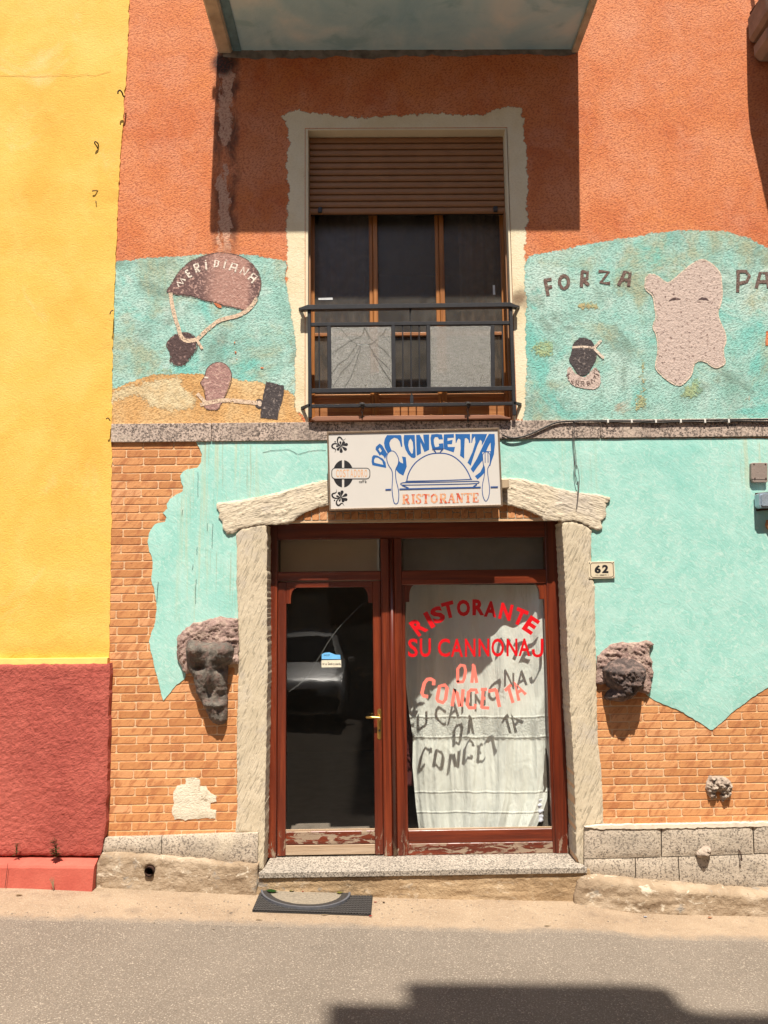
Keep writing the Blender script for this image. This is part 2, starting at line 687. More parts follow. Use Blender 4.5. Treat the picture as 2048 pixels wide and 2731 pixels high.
M['red_rough'] = stucco('red_roughcast', al(164, 74, 63), al(178, 84, 71), al(192, 98, 83), 58, .009, 2.0,
    patch=[(al(150, 70, 62), 3, .58, .75, .5, (2, 6, 1)), (al(214, 140, 120), 24, .68, .74, .6, (8, 3, 1)), (al(120, 62, 54), 5, .62, .78, .5, (3, 3, 7))], fine=.35)
M['red_kerb'] = stucco('red_kerb_paint', al(180, 80, 66), al(194, 92, 76), al(206, 106, 88), 60, .002, 2.5,
    patch=[(al(150, 92, 76), 4, .56, .74, .6, (2, 6, 1))], fine=.12)

def mint():
    n = N('mint_plaster', .8)
    a = n.noise(4.5, 6, .66, 1.2)
    b = n.noise(15, 5, .62, 2.6, v=n.vec(off=(3, 3, 1)))
    c = n.ramp(a, [(.3, al(148, 208, 194)), (.5, al(165, 217, 204)), (.7, al(182, 224, 212))])
    c = n.mix(n.rng(b, .48, .70, 0, .7), c, al(204, 231, 219))
    c = n.mix(n.rng(n.noise(1.1, 4, .6, .4, v=n.vec(off=(8, 1, 2))), .52, .7, 0, .6), c, al(134, 206, 193))
    x, y, z = n.sep()
    runs = n.noise(26, 4, .6, 0, v=n.vec(scale=(1, 1, .035)))
    runs2 = n.noise(75, 3, .6, 0, v=n.vec(scale=(1, 1, .02)))
    m1 = n.math('MULTIPLY', n.rng(n.math('ABSOLUTE', n.math('ADD', x, 1.18)), .42, .2), n.rng(z, 1.5, 2.6, .35, 1))
    m2 = n.math('MULTIPLY', n.rng(n.math('ABSOLUTE', n.math('SUBTRACT', x, 2.9)), .22, .08), n.rng(z, 2.7, 3.1))
    m3 = n.math('MULTIPLY', n.rng(n.math('ABSOLUTE', n.math('SUBTRACT', x, 1.55)), .25, .1), n.rng(z, 2.2, 2.9, 0, .5))
    mm = n.math('MAXIMUM', m1, n.math('MAXIMUM', m2, m3))
    c = n.mix(n.math('MULTIPLY', mm, n.rng(runs, .5, .68, 0, .5)), c, al(200, 200, 162))
    c = n.mix(n.math('MULTIPLY', mm, n.rng(runs2, .58, .66, 0, .4)), c, al(160, 146, 104))
    c = n.mix(n.rng(n.vor(1.6, feature='DISTANCE_TO_EDGE', v=n.vec(scale=(1, 1, .6))), .004, .0015, 0, .0), c, (.05, .09, .08))
    n.col(c)
    h = n.noise(13, 6, .6, 1.4, v=n.vec(rot=(0, .6, 0), scale=(1, 1, .6)))
    h2 = n.noise(34, 4, .6, 1.8, v=n.vec(rot=(0, -.7, 0), scale=(.5, 1, 1.3)))
    n.bump(h, .003)
    n.bump(h2, .0018)
    return n.m
M['mint'] = mint()

def brick():
    n = N('painted_brick', .85)
    r = n.objrand()
    c = n.ramp(r, [(0, al(196, 131, 79)), (.3, al(209, 144, 89)), (.6, al(222, 158, 104)), (.85, al(212, 146, 90)), (1, al(228, 168, 120))])
    s = n.noise(9, 5, .65, .4, v=n.vec(rot=(0, .9, 0), scale=(.7, 1, 2.6)))
    c = n.mix(n.rng(s, .47, .62, 0, .75), c, al(178, 110, 66))
    c = n.mix(n.rng(n.noise(30, 5, .7), .56, .72, 0, .55), c, al(236, 172, 112))
    c = n.mix(n.rng(n.noise(55, 3, .6, v=n.vec(off=(2, 2, 2))), .64, .72, 0, .7), c, al(136, 74, 42))
    n.col(c)
    n.bump(n.noise(30, 5, .65, .6, v=n.vec(rot=(0, .8, 0), scale=(.7, 1, 1.6))), .0035)
    return n.m
M['brick'] = brick()
M['mortar'] = stucco('pale_mortar', al(226, 182, 138), al(234, 196, 156), al(216, 168, 120), 90, .003, 3, fine=.1)
M['patch'] = stucco('bare_white_plaster', al(226, 214, 190), al(236, 224, 200), al(214, 198, 170), 70, .006, 5,
    patch=[(al(176, 154, 128), 6, .6, .66, .9, (3, 1, 2))], fine=.25)

def granite(name, base, dark, lo=.44, sc=95, warm=None, big=.5):
    n = N(name, .8)
    c = n.mix(n.rng(n.noise(6, 5, .6), .35, .7), tuple(v*.82 for v in base), base)
    f = n.vor(sc, out=0)
    sp = n.noise(sc*.8, 3, .7)
    c = n.mix(n.rng(sp, lo, lo+.1, 0, 1), c, n.mix(n.rng(n.noise(sc*2.2, 2, .6), .4, .6), dark, tuple(v*.5 for v in base)))
    c = n.mix(n.rng(n.noise(3.0, 5, .65, v=n.vec(off=(5, 5, 1))), .5, .72, 0, big), c, tuple(v*.45 for v in base))
    if warm:
        c = n.mix(n.rng(n.noise(2.4, 5, .65, .4, v=n.vec(off=(1, 7, 3))), .52, .7, 0, .6), c, warm)
    n.col(c)
    n.bump(n.noise(70, 4, .7), .004)
    n.bump(f, .001)
    return n.m
M['band'] = granite('speckled_dark_granite', al(206, 184, 168), al(60, 50, 46), .455, 75, al(222, 202, 182), .5)
M['granite'] = granite('weathered_grey_granite', al(204, 188, 168), al(96, 86, 78), .50, 95, al(222, 206, 180), .3)
M['threshold'] = granite('polished_grey_granite', al(222, 208, 190, 1.75), al(70, 60, 54, 2.0), .47, 110, None, .1)

def concrete(name, c1, c2, c3, white=.5, pk=1):
    n = N(name, .93)
    c = n.ramp(n.noise(4, 7, .66, .5), [(.3, c1), (.5, c2), (.72, c3)])
    c = n.mix(n.rng(n.noise(9, 6, .7, .6, v=n.vec(off=(4, 1, 1), scale=(1, 1, 1.7))), .57, .64, 0, white), c, al(226, 212, 190))
    c = n.mix(n.rng(n.noise(5, 6, .7, .3, v=n.vec(off=(8, 2, 5))), .6, .68, 0, .7), c, al(140, 136, 130))
    c = n.mix(n.rng(n.noise(14, 6, .7, .3, v=n.vec(off=(1, 2, 5))), .6, .7, 0, .7), c, al(104, 84, 62))
    n.col(c)
    n.bump(n.noise(14, 5, .65, .4, v=n.vec(scale=(.6, 1, 1.6))), .007)
    n.bump(n.noise(60, 4, .7), .008)
    return n.m
M['rough_concrete'] = concrete('crumbling_concrete', al(142, 120, 96), al(168, 146, 120), al(192, 172, 148), .8)
M['step_stone'] = concrete('flaking_step_stone', al(150, 124, 92), al(172, 144, 110), al(192, 166, 132), .3)
M['limewash'] = plain('peeling_limewash', al(230, 214, 192), .9, 0, .15, 20, .002)

def bark(name, c1, c2, cg, dirz):
    n = N(name, .9)
    v = n.vec(rot=(0, dirz, 0), scale=(.22, 1, 1.5))
    s = n.noise(40, 3, .6, 1.0, v=v)
    c = n.ramp(n.noise(5, 5, .6), [(.3, c1), (.7, c2)])
    c = n.mix(n.rng(n.noise(4, 5, .6, v=n.vec(off=(5, 5, 5))), .5, .68, 0, .65), c, cg)
    c = n.mix(n.rng(s, .45, .38, 0, .6), c, tuple(x*.42 for x in c1))
    n.col(c)
    n.bump(s, .0065)
    n.bump(n.noise(80, 3, .6), .001)
    return n.m
M['lintel'] = bark('carved_cream_render', al(214, 198, 171), al(227, 212, 187), al(202, 190, 176), .26)
M['lintel_right'] = bark('carved_cream_render_right', al(214, 198, 171), al(227, 212, 187), al(202, 190, 176), -.33)
M['jamb'] = bark('combed_cream_render', al(204, 188, 160), al(219, 203, 176), al(190, 179, 166), 1.15)

def wood(name, c1, c2, c3, sc=14, rg=.35, horiz=False, wear=None):
    n = N(name, rg)
    sca = (.06, 1, 1.6) if horiz else (1.6, 1, .06)
    g = n.noise(sc, 6, .6, .5, v=n.vec(scale=sca))
    f = n.noise(sc*6, 4, .6, .2, v=n.vec(scale=sca))
    c = n.ramp(g, [(.3, c1), (.5, c2), (.72, c3)])
    c = n.mix(n.rng(f, .5, .7, 0, .35), c, tuple(x*.6 for x in c1))
    hh = f
    if wear:
        x, y, z = n.sep()
        z0, z1, amt = wear
        zz = n.math('ADD', z, n.math('MULTIPLY', n.math('SUBTRACT', n.noise(9, 5, .7, .5, v=n.vec(scale=(1, 1, 1.4))), .5), .22 if not horiz else .18))
        k = n.rng(zz, z1, z0, 0, 1)
        p = n.rng(n.noise(16, 6, .7, .7, v=n.vec(scale=(.45, 1, 1.5) if horiz else (1.4, 1, .45), off=(4, 4, 4))), .48+.1*(1-amt), .51+.1*(1-amt))
        k = n.math('MULTIPLY', k, p)
        c = n.mix(k, c, n.mix(n.noise(60, 4, .6, v=n.vec(scale=sca)), al(120, 98, 78), al(190, 166, 142)))
        n.rgh(n.rng(k, 0, 1, rg, .9))
        hh = n.math('SUBTRACT', n.math('MULTIPLY', f, .4), n.math('MULTIPLY', k, .8))
    n.col(c)
    n.bump(hh, .0015)
    n.b.inputs['Coat Weight'].default_value = .12
    n.b.inputs['Coat Roughness'].default_value = .25
    return n.m
MH = (al(74, 26, 13), al(110, 42, 20), al(146, 64, 32))
M['mahogany'] = wood('red_mahogany', *MH, wear=(.22, .46, .55))
M['mahogany_rail'] = wood('red_mahogany_rail', *MH, horiz=True)
M['worn_rail'] = wood('flaking_red_rail', *MH, horiz=True, wear=(.5, .9, .95))
M['chipped_rail'] = wood('chipped_red_rail', *MH, horiz=True, wear=(.27, .36, .8))
M['bare_wood'] = wood('bare_grey_wood', al(150, 122, 94), al(176, 148, 120), al(192, 168, 142), horiz=True, rg=.85)
M['honey'] = wood('honey_varnished_wood', al(138, 82, 34), al(176, 112, 54), al(200, 136, 74), sc=22, rg=.4)
M['honey_rail'] = wood('honey_wood_rail', al(136, 82, 40), al(172, 112, 60), al(196, 136, 82), sc=22, rg=.45, horiz=True)
M['sill'] = wood('weathered_brown_sill', al(120, 76, 54), al(150, 100, 74), al(176, 128, 98), horiz=True, rg=.7)
M['shutter'] = plain('brown_shutter_plastic', al(158, 112, 74), .5, 0, .10, 9)
M['iron'] = plain('black_painted_iron', (.018, .018, .021), .42, 0, .3, 40, .0006)
M['rubber'] = plain('black_rubber', (.03, .025, .022), .75, 0, .3, 60, .001)
M['dark'] = plain('dark_gap', (.012, .01, .009), .9)
M['rust'] = plain('rusty_iron', (.06, .028, .018), .85, .3, .4, 90, .001)
M['alu'] = plain('brushed_sign_frame', al(172, 150, 128), .38, .75, .15, 60)
M['signwhite'] = plain('white_acrylic', al(226, 220, 212, 1.3), .3, 0, .03, 3)
M['signside'] = plain('sign_box_metal', (.16, .13, .11), .5, .5, .15, 20)
M['blue'] = plain('blue_print', (.016, .11, .33), .4, 0, .06, 9)
M['navy'] = plain('navy_line_print', (.016, .07, .24), .4, 0, .06, 9)
M['black'] = plain('black_print', (.012, .012, .014), .45)
M['peach'] = plain('faded_peach_print', al(232, 178, 134, 1.3), .5, 0, .1, 60)
def faded():
    n = N('faded_orange_print', .5)
    n.col(n.mix(n.rng(n.noise(28, 3, .5), .46, .62), al(236, 176, 134, 1.3), al(218, 92, 62, 1.3)))
    return n.m
M['faded'] = faded()
M['red_vinyl'] = plain('red_vinyl', (.62, .006, .012), .35, 0, .04, 9)
M['pink_vinyl'] = plain('faded_salmon_vinyl', (.86, .20, .15), .45, 0, .06, 5)
M['brass'] = plain('worn_brass', (.55, .34, .10), .28, .9, .15, 40)
M['white_paint'] = plain('white_mural_paint', al(236, 220, 204), .9, 0, .2, 90, .002)
def worn_paint(name, c1, c2, k=.45, sc=70, fade=.008, cover=None):
    n = N(name, .93)
    g = n.noise(sc, 4, .62, .5)
    n.col(n.mix(n.rng(n.noise(sc*.9, 4, .65, v=n.vec(off=(3, 3, 3))), k, k+.14), c1, c2))
    n.bump(n.noise(22, 3, .6, .9), .004)
    n.bump(n.noise(64, 3, .62, .4), .0062)
    return n.fade(fade, cover=cover)
M['strap_paint'] = worn_paint('pale_strap_paint', al(226, 198, 170), al(156, 124, 106), .55, fade=0, cover=.40)
M['dark_paint'] = worn_paint('dark_brown_paint', al(86, 66, 64), al(170, 138, 130), .55, 48)
M['char_paint'] = worn_paint('charcoal_paint', al(74, 66, 66), al(165, 150, 142), .56, 48)
M['mauve_paint'] = worn_paint('mauve_paint', al(168, 128, 120), al(204, 166, 152), .5, 50)
M['brown_letter'] = worn_paint('brown_letter_paint', al(112, 88, 80), al(140, 118, 106), .5, fade=0, cover=.38)
M['dark_line'] = worn_paint('dark_outline_paint', al(96, 72, 66), al(130, 104, 94), .5, fade=0, cover=.44)
M['pale_line'] = worn_paint('pale_outline_paint', al(232, 210, 190), al(190, 170, 150), .5, fade=0, cover=.40)
M['white_line'] = worn_paint('white_letter_paint', al(244, 230, 214), al(214, 196, 180), .5, fade=0, cover=.36)
M['lens_paint'] = worn_paint('pale_lens_paint', al(226, 202, 180), al(190, 170, 150), .5, fade=.004)
M['pale_stone_paint'] = worn_paint('pale_pinkish_paint', al(208, 186, 174), al(132, 108, 100), .53, 46)
M['outline_paint'] = worn_paint('pale_outline_paint', al(226, 202, 180), al(190, 170, 150), .5)
M['olive_paint'] = worn_paint('faded_olive_paint', al(168, 186, 140), al(160, 196, 160), .5, 14, fade=.07, cover=.42)
M['tan_smudge'] = worn_paint('faded_tan_paint', al(190, 174, 126), al(176, 180, 136), .52, 12, fade=.06, cover=.42)
def canopy_mat():
    n = N('parachute_paint', .93)
    x, y, z = n.sep()
    xx = n.math('ADD', x, n.math('MULTIPLY', n.math('SUBTRACT', n.noise(5, 4, .6), .5), .12))
    k = n.math('MULTIPLY', n.rng(xx, -1.36, -1.20), n.rng(xx, -.93, -.99))
    c = n.mix(k, al(112, 84, 80), al(178, 134, 120))
    c = n.mix(n.rng(n.noise(50, 4, .6), .52, .62, 0, .7), c, al(206, 166, 152))
    n.col(c)
    n.bump(n.noise(22, 3, .6, .9), .004)
    n.bump(n.noise(64, 3, .62, .4), .0062)
    return n.fade(.010)
M['canopy'] = canopy_mat()
M['plate_white'] = plain('cream_enamel', al(230, 214, 184), .3, 0, .04, 30)
M['sticker_blue'] = plain('light_blue_sticker', (.16, .46, .80), .4)
M['sticker_white'] = plain('cream_sticker', al(240, 230, 206), .4)
M['tape'] = plain('white_tape', (.72, .74, .74), .5)
M['boxgrey'] = plain('grey_painted_cover', al(150, 134, 124), .6, 0, .08, 15, .002)
M['boxblue'] = plain('dented_metal_lamp', (.42, .50, .58), .35, .6, .2, 12, .004)
M['beigeplastic'] = plain('beige_plastic', al(190, 166, 136), .6)
M['cable'] = plain('black_cable', (.02, .016, .014), .6)
M['wire'] = plain('thin_grey_wire', (.10, .08, .07), .7)
M['clip'] = plain('white_cable_clip', (.7, .66, .6), .5)

def rock(name, c1, c2, c3, dust, w=.5):
    n = N(name, .92)
    c = n.ramp(n.noise(14, 6, .68, .5), [(.3, c1), (.5, c2), (.7, c3)])
    nz = n.sep(n.g.outputs['Normal'])[2]
    c = n.mix(n.math('MULTIPLY', n.rng(n.noise(22, 5, .65, v=n.vec(off=(2, 2, 2))), .45, .62), w), c, dust)
    n.col(c)
    n.bump(n.noise(48, 5, .7, .6), .013)
    n.bump(n.noise(120, 3, .7), .003)
    return n.m
M['rock_pale'] = rock('purplish_carved_stone', al(126, 102, 94), al(168, 138, 128), al(194, 166, 152), al(222, 198, 176), .35)
M['rock_dark'] = rock('dark_grey_stone', al(78, 72, 66), al(110, 102, 93), al(148, 138, 124), al(128, 88, 78), .4)
M['rock_black'] = rock('dark_brown_stone', al(56, 48, 46), al(84, 71, 67), al(116, 99, 91), al(190, 156, 142), .3)
M['rock_light'] = rock('pale_crumbly_stone', al(150, 132, 118), al(190, 170, 152), al(214, 198, 178), al(110, 94, 84), .4)

def asphalt():
    n = N('worn_asphalt', .9)
    c = n.ramp(n.noise(1.4, 6, .62), [(.3, (.150, .121, .094)), (.7, (.188, .153, .120))])
    sp = n.vor(150, out=0)
    k = n.rng(n.noise(130, 2, .6), .52, .60)
    c = n.mix(n.math('MULTIPLY', n.rng(n.noise(105, 2, .6), .57, .64), .6), c, (.46, .39, .31))
    c = n.mix(n.rng(n.noise(100, 2, .6, v=n.vec(off=(2, 2, 2))), .56, .66, 0, .45), c, (.06, .047, .036))
    x, y, z = n.sep()
    c = n.mix(n.rng(n.noise(3, 4, .7, v=n.vec(off=(3, 3, 3))), .62, .74, 0, .35), c, (.07, .06, .048))
    n.col(c)
    n.bump(n.noise(95, 3, .65), .006)
    n.bump(n.noise(9, 3, .6), .006)
    return n.m
M['asphalt'] = asphalt()
def gutter():
    n = N('sandy_concrete_strip', .92)
    c = n.ramp(n.noise(2.5, 6, .65, .4), [(.3, (.235, .165, .105)), (.5, (.29, .208, .135)), (.7, (.34, .25, .165))])
    c = n.mix(n.rng(n.noise(120, 2, .6), .55, .64, 0, .6), c, (.45, .36, .27))
    c = n.mix(n.rng(n.noise(60, 3, .7, v=n.vec(off=(2, 2, 2))), .60, .70, 0, .6), c, (.10, .072, .05))
    c = n.mix(n.rng(n.noise(5, 5, .7, .4, v=n.vec(off=(6, 2, 2))), .55, .72, 0, .45), c, (.16, .115, .08))
    x, y, z = n.sep()
    e = n.math('ADD', n.attr('front'), n.math('MULTIPLY', n.math('SUBTRACT', n.noise(7, 6, .7, .3), .5), .20))
    c = n.mix(n.rng(e, .10, .0, 0, .95), c, (.170, .138, .108))
    c = n.mix(n.math('MULTIPLY', n.rng(e, .22, .0), n.rng(n.noise(130, 2, .6), .52, .60, 0, .5)), c, (.40, .32, .24))
    n.col(c)
    n.bump(n.noise(80, 4, .65), .006)
    n.bump(n.noise(8, 4, .6), .012)
    return n.m
M['gutter'] = gutter()

def curtain_mat():
    n = N('pale_satin_curtain', .45)
    v = n.attr('drop')
    w = n.attr('across')
    seam = None
    h = None
    for p in (.537, .620, .843, .925):
        e = n.math('ABSOLUTE', n.math('SUBTRACT', v, p))
        g = n.rng(e, .006, .001, 0, .55)
        seam = g if seam is None else n.math('MAXIMUM', seam, g)
    band = n.math('MULTIPLY', n.rng(v, .541, .546), n.rng(v, .616, .611))
    lace = n.noise(30, 3, .6, 2.5)
    lk = n.math('MULTIPLY', band, n.rng(lace, .45, .55))
    c = n.mix(n.math('MULTIPLY', seam, .5), (.80, .82, .75), (.50, .52, .46))
    c = n.mix(n.math('MULTIPLY', band, .18), c, (.62, .64, .58))
    c = n.mix(n.math('MULTIPLY', lk, .35), c, (.82, .84, .78))
    gather = n.noise(40, 3, .6, 0, v=n.vec(scale=(1, 1, .12)))
    n.col(c)
    n.b.inputs['Sheen Weight'].default_value = .2
    n.bump(n.math('SUBTRACT', lk, n.math('MULTIPLY', seam, 1.5)), .003)
    n.bump(gather, .009)
    n.bump(n.noise(9, 4, .6, 1.2, v=n.vec(scale=(1, 1, .45), off=(2, 2, 2))), .010)
    tr = n.bsdf('ShaderNodeBsdfTranslucent', Color=(.45, .46, .40))
    return n.surf(n.mixsh(.12, n.b.outputs[0], tr))
M['curtain'] = curtain_mat()
M['jacket'] = plain('grey_nylon', (.13, .115, .095), .35, 0, .15, 20, .004)
M['maroon'] = plain('maroon_cloth', (.07, .008, .008), .7, 0, .2, 20)
M['garment_white'] = plain('white_cloth', (.6, .62, .7), .7)
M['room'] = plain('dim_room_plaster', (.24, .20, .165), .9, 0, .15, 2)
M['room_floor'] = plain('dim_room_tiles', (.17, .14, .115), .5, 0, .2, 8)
M['board'] = plain('beige_transom_board', (.52, .40, .27), .8, 0, .06, 3)
M['board_grey'] = plain('grey_transom_blind', (.22, .21, .185), .8, 0, .1, 6)
M['net'] = plain('dusty_net_curtain', (.62, .48, .38), .9, 0, .3, 3)

def glass(name, tint, gl=.02, base=.05, bumph=None, dirt=0.0, dcol=(.3, .3, .28)):
    n = N(name)
    lw = n.t.nodes.new('ShaderNodeLayerWeight')
    lw.inputs['Blend'].default_value = .5
    f5 = n.math('POWER', lw.outputs['Facing'], 4.0)
    fr = n.math('ADD', n.math('MULTIPLY', f5, .9), base, clamp=True)
    g = n.bsdf('ShaderNodeBsdfGlossy', Roughness=gl, Color=(1, 1, 1))
    tr = n.bsdf('ShaderNodeBsdfTransparent', Color=tint)
    sh = n.mixsh(fr, tr, g)
    if bumph:
        b = n.t.nodes.new('ShaderNodeBump')
        b.inputs['Distance'].default_value = bumph
        n.set(b.inputs['Height'], n.vor(90, rand=.25) if bumph > .001 else n.noise(3, 2, .5))
        n.t.links.new(b.outputs[0], g.node.inputs['Normal'])
    if dirt:
        d = n.bsdf('ShaderNodeBsdfDiffuse', Color=dcol)
        k = n.math('MULTIPLY', n.rng(n.noise(6, 6, .7, .4), .3, .75, .4, 1), dirt)
        sh = n.mixsh(k, sh, d)
    return n.surf(sh)
M['glass'] = glass('shop_glass', (.985, .99, .985), .005, .016, .0006, .006)
M['dusty_glass'] = glass('dusty_patterned_glass', (.68, .65, .61), .12, .06, .002, .40, (.17, .155, .135))
def panel_glass():
    n = N('wired_obscure_glass')
    v = n.vor(230, rand=.5, v=n.vec(scale=(.7, 1, 1.3)))
    b = n.t.nodes.new('ShaderNodeBump')
    b.inputs['Distance'].default_value = .0018
    n.set(b.inputs['Height'], v)
    c = n.mix(n.rng(v, .25, .6), (.34, .33, .28), (.14, .135, .115))
    c = n.mix(n.rng(n.noise(42, 3, .6, v=n.vec(scale=(.6, 1, 1.7))), .4, .6, 0, .5), c, (.12, .115, .095))
    d = n.bsdf('ShaderNodeBsdfDiffuse', Color=c)
    t = n.bsdf('ShaderNodeBsdfTranslucent', Color=(.5, .5, .44))
    g = n.bsdf('ShaderNodeBsdfGlossy', Roughness=.25)
    r = n.bsdf('ShaderNodeBsdfRefraction', Roughness=.22, IOR=1.04, Color=(.9, .86, .76))
    tr = n.bsdf('ShaderNodeBsdfTransparent', Color=(.55, .53, .47))
    for x in (d, t, g):
        n.t.links.new(b.outputs[0], x.node.inputs['Normal'])
    s = n.mixsh(.30, d, t)
    s = n.mixsh(.34, s, r)
    s = n.mixsh(.22, s, tr)
    s = n.mixsh(.06, s, g)
    return n.surf(s)
M['panel_glass'] = panel_glass()
M['panel_crack'] = plain('panel_crack_line', (.025, .025, .02), .5)
M['crack'] = plain('pale_glass_crack', (.30, .31, .29), .3)
def leafm(name, c):
    n = N(name, .55)
    n.col(n.ramp(n.noise(30, 3, .6), [(.3, tuple(v*.7 for v in c)), (.7, c)]))
    t = n.bsdf('ShaderNodeBsdfTranslucent', Color=c)
    return n.surf(n.mixsh(.25, n.b.outputs[0], t))
M['leaf_green'] = leafm('green_leaf', (.035, .13, .02))
M['leaf_yellow'] = leafm('yellow_leaf', (.34, .32, .06))
M['petal'] = leafm('red_petal', (.6, .03, .03))
M['weed'] = leafm('dry_green_weed', (.11, .10, .035))
M['straw'] = leafm('dry_straw', (.45, .34, .20))
def soffit():
    n = N('blue_grey_soffit_paint', .85)
    c = n.ramp(n.noise(1.5, 4, .55, .6), [(.32, (.26, .44, .54)), (.5, (.40, .56, .62)), (.68, (.62, .65, .64))])
    c = n.mix(n.rng(n.noise(2.6, 4, .6, .5, v=n.vec(off=(3, 3, 3), scale=(1, 1.6, 1))), .52, .7, 0, .7), c, (.22, .38, .44))
    n.col(c)
    n.bump(n.noise(6, 4, .6), .01)
    return n.m
M['soffit'] = soffit()
M['joint'] = plain('grey_plaster_joint', (.20, .17, .145), .9, 0, .5, 9, .004)
M['bracket'] = plain('dirty_beige_bracket', (.22, .165, .12), .9, 0, .3, 7, .004)
M['soffit_rim'] = plain('beige_flaking_soffit', (.40, .33, .24), .85, 0, .3, 7, .004)
M['soffit_blue'] = plain('brushed_blue_stripe', (.10, .19, .23), .85, 0, .3, 12, .002)

M['crackline'] = plain('ochre_crack', al(190, 130, 52), .9)
def nz(x, z, f, s=0.0, o=4):
    return noise.fractal(Vector((x*f+s, s*1.7, z*f)), .8, 2.1, o)

# ================================================================== ground
XS = [-60, -30, -18]+[round(-12+.04*i, 3) for i in range(601)]+[18, 30, 60]
def sheet(name, x0, x1, yf, yb, nx, ny, up, m):
    """strip following the sloping street; yf/yb may be functions of x"""
    co, fa = [], []
    xs = [x for x in XS if x0 <= x <= x1]
    nx = len(xs)-1
    for x in xs:
        a = yf(x) if callable(yf) else yf
        b = yb(x) if callable(yb) else yb
        for j in range(ny+1):
            y = a+(b-a)*j/ny
            co.append((x, y, gz(x)+(up if j or not callable(yf) else 0)))
    for i in range(nx):
        for j in range(ny):
            k = i*(ny+1)+j
            fa.append((k, k+ny+1, k+ny+2, k+1))
    me = bpy.data.meshes.new(name)
    me.from_pydata(co, [], fa)
    at = me.attributes.new('front', 'FLOAT', 'POINT')
    at.data.foreach_set('value', [(c[1]-yf(c[0]) if callable(yf) else 1.0) for c in co])
    return struct(from_mesh(name, me, m))
sheet('road', -60, 60, -60, 8, 240, 4, 0, M['asphalt'])
gb_ = [WG(p) for p in ((-400, 2440), (0, 2450), (500, 2461), (900, 2472), (1300, 2485), (2040, 2508), (2400, 2520))]
sheet('gutter_strip', -12, 12, lambda x: float(np.interp(x, [g_[0] for g_ in gb_], [g_[1] for g_ in gb_]))-.02+.02*noise.noise(Vector((x*3, 1, 1)))+.008*noise.noise(Vector((x*17, 1, 1))), .2, 500, 24, .004, M['gutter'])
WG_ = WG
pp = [WG(p) for p in cN((1130, 392), (1659, 405), (1659, 560), (1190, 545))]

# ================================================================== the restaurant building
house = thing('restaurant_building', 'orange and turquoise painted corner of a restaurant building with faded murals and false brickwork', 'building', (.6, .2, 0))
XL, XR, ZT = -2.25, 7.5, 9.5
Wl = lambda p, Y=0.0: xz([p], Y)[0]
zb_t, zb_b = 3.505, 3.352
win = [(-.525, 3.50), (1.10, 3.50), (1.095, 5.905), (-.525, 5.905)]
upper = slab('upper_wall', [[(XL, zb_b+.05), (XR, zb_b+.05), (XR, ZT), (XL, ZT)], win], 0, .35, M['orange'], house)
door_o = [(-.835, .0), (1.435, .0), (1.44, 2.735), (-.838, 2.735)]
lower = slab('lower_wall', [[(XL, -.6), (-.835, -.6), (-.835, 2.735), (1.44, 2.735), (1.435, -.6), (XR, -.6), (XR, zb_b+.05), (XL, zb_b+.05)]], .0, .35, M['mortar'], house)
# roof, back and flank so that the building is a closed body
box('rear_wall', XL, XR, 6.0, 6.3, -.6, ZT, M['orange'], house)
box('side_wall', XR-.3, XR, .35, 6.0, -.6, ZT, M['orange'], house)
box('roof', XL, XR, .0, 6.3, ZT, ZT+.2, M['soffit_rim'], house)

# granite string course, four slabs
for a, b in ((-2.3, 563.7), (563.7, 1081), (1081, 1601.5), (1601.5, 9e9)):
    x0 = Wl((296, 1150), -.022)[0] if a < 0 else Wl((a, 1150), -.022)[0]+.0015
    x1 = XR if b > 1e9 else Wl((b, 1150), -.022)[0]-.0015
    box('string_course_slab', x0, x1, -.022, .01, zb_b-.002, zb_t-.012, M['band'], house, bevel=.003)

# ---- paint on the upper wall (sub-parts of the upper wall)
def paint(name, pts, Y, m, step=.03, amp=.02, freq=14, seed=1, sm_k=1, hole=None):
    L = rough(smooth(xz(pts, 0), True, sm_k) if sm_k else xz(pts, 0), step, amp, freq, seed)
    A = np.array(L)
    sz = float(min(np.ptp(A[:, 0]), np.ptp(A[:, 1])))
    res = .017 if sz > .9 else .012 if sz > .2 else max(.004, sz/10)
    return slab(name, [L], Y, .0, m, upper, res=res, edge=True)
winhole = [(x+(.0006 if x > 0 else -.0006), z) for x, z in win]
cream = cB((110, 735), (160, 705), (240, 692), (400, 715), (600, 737), (700, 732), (900, 718), (1100, 708), (1200, 720), (1340, 716), (1400, 720), (1470, 682), (1600, 668), (1652, 690)) + \
    cC((118, 690), (126, 760), (122, 850), (142, 960), (152, 1060), (156, 1200), (142, 1300), (146, 1430), (132, 1550), (130, 1650)) + \
    cF((150, 210), (150, 700), (160, 1230), (90, 1236), (-40, 1236)) + cD((1600, 1250), (1480, 1250), (1370, 1180), (1330, 1000), (1310, 600), (1330, 260)) + \
    cB((155, 1640), (152, 1560), (138, 1450), (150, 1300), (160, 1200), (142, 1060), (148, 1000), (160, 900), (152, 800))
ce = rough(rough(xz(cream, 0), .012, .020, 20, 4), .006, .007, 110, 9)
wl = [(-.53, 3.4), (1.105, 3.4), (1.10, 5.91), (-.53, 5.91)]
slab('cream_window_surround', [ce, wl], -.0012, 0, M['cream_rough'], upper, res=.014, edge=1)
tl = cD((150, 226), (245, 224), (400, 210), (560, 193), (720, 184), (900, 178), (1100, 184), (1330, 213), (1352, 260), (1334, 330), (1358, 450), (1372, 560), (1390, 640), (1402, 720), (1412, 800), (1392, 900), (1402, 980), (1396, 1090), (1390, 1310), (150, 1310))
paint('turquoise_background', tl, -.0024, M['teal_rough'], amp=.010, seed=2)
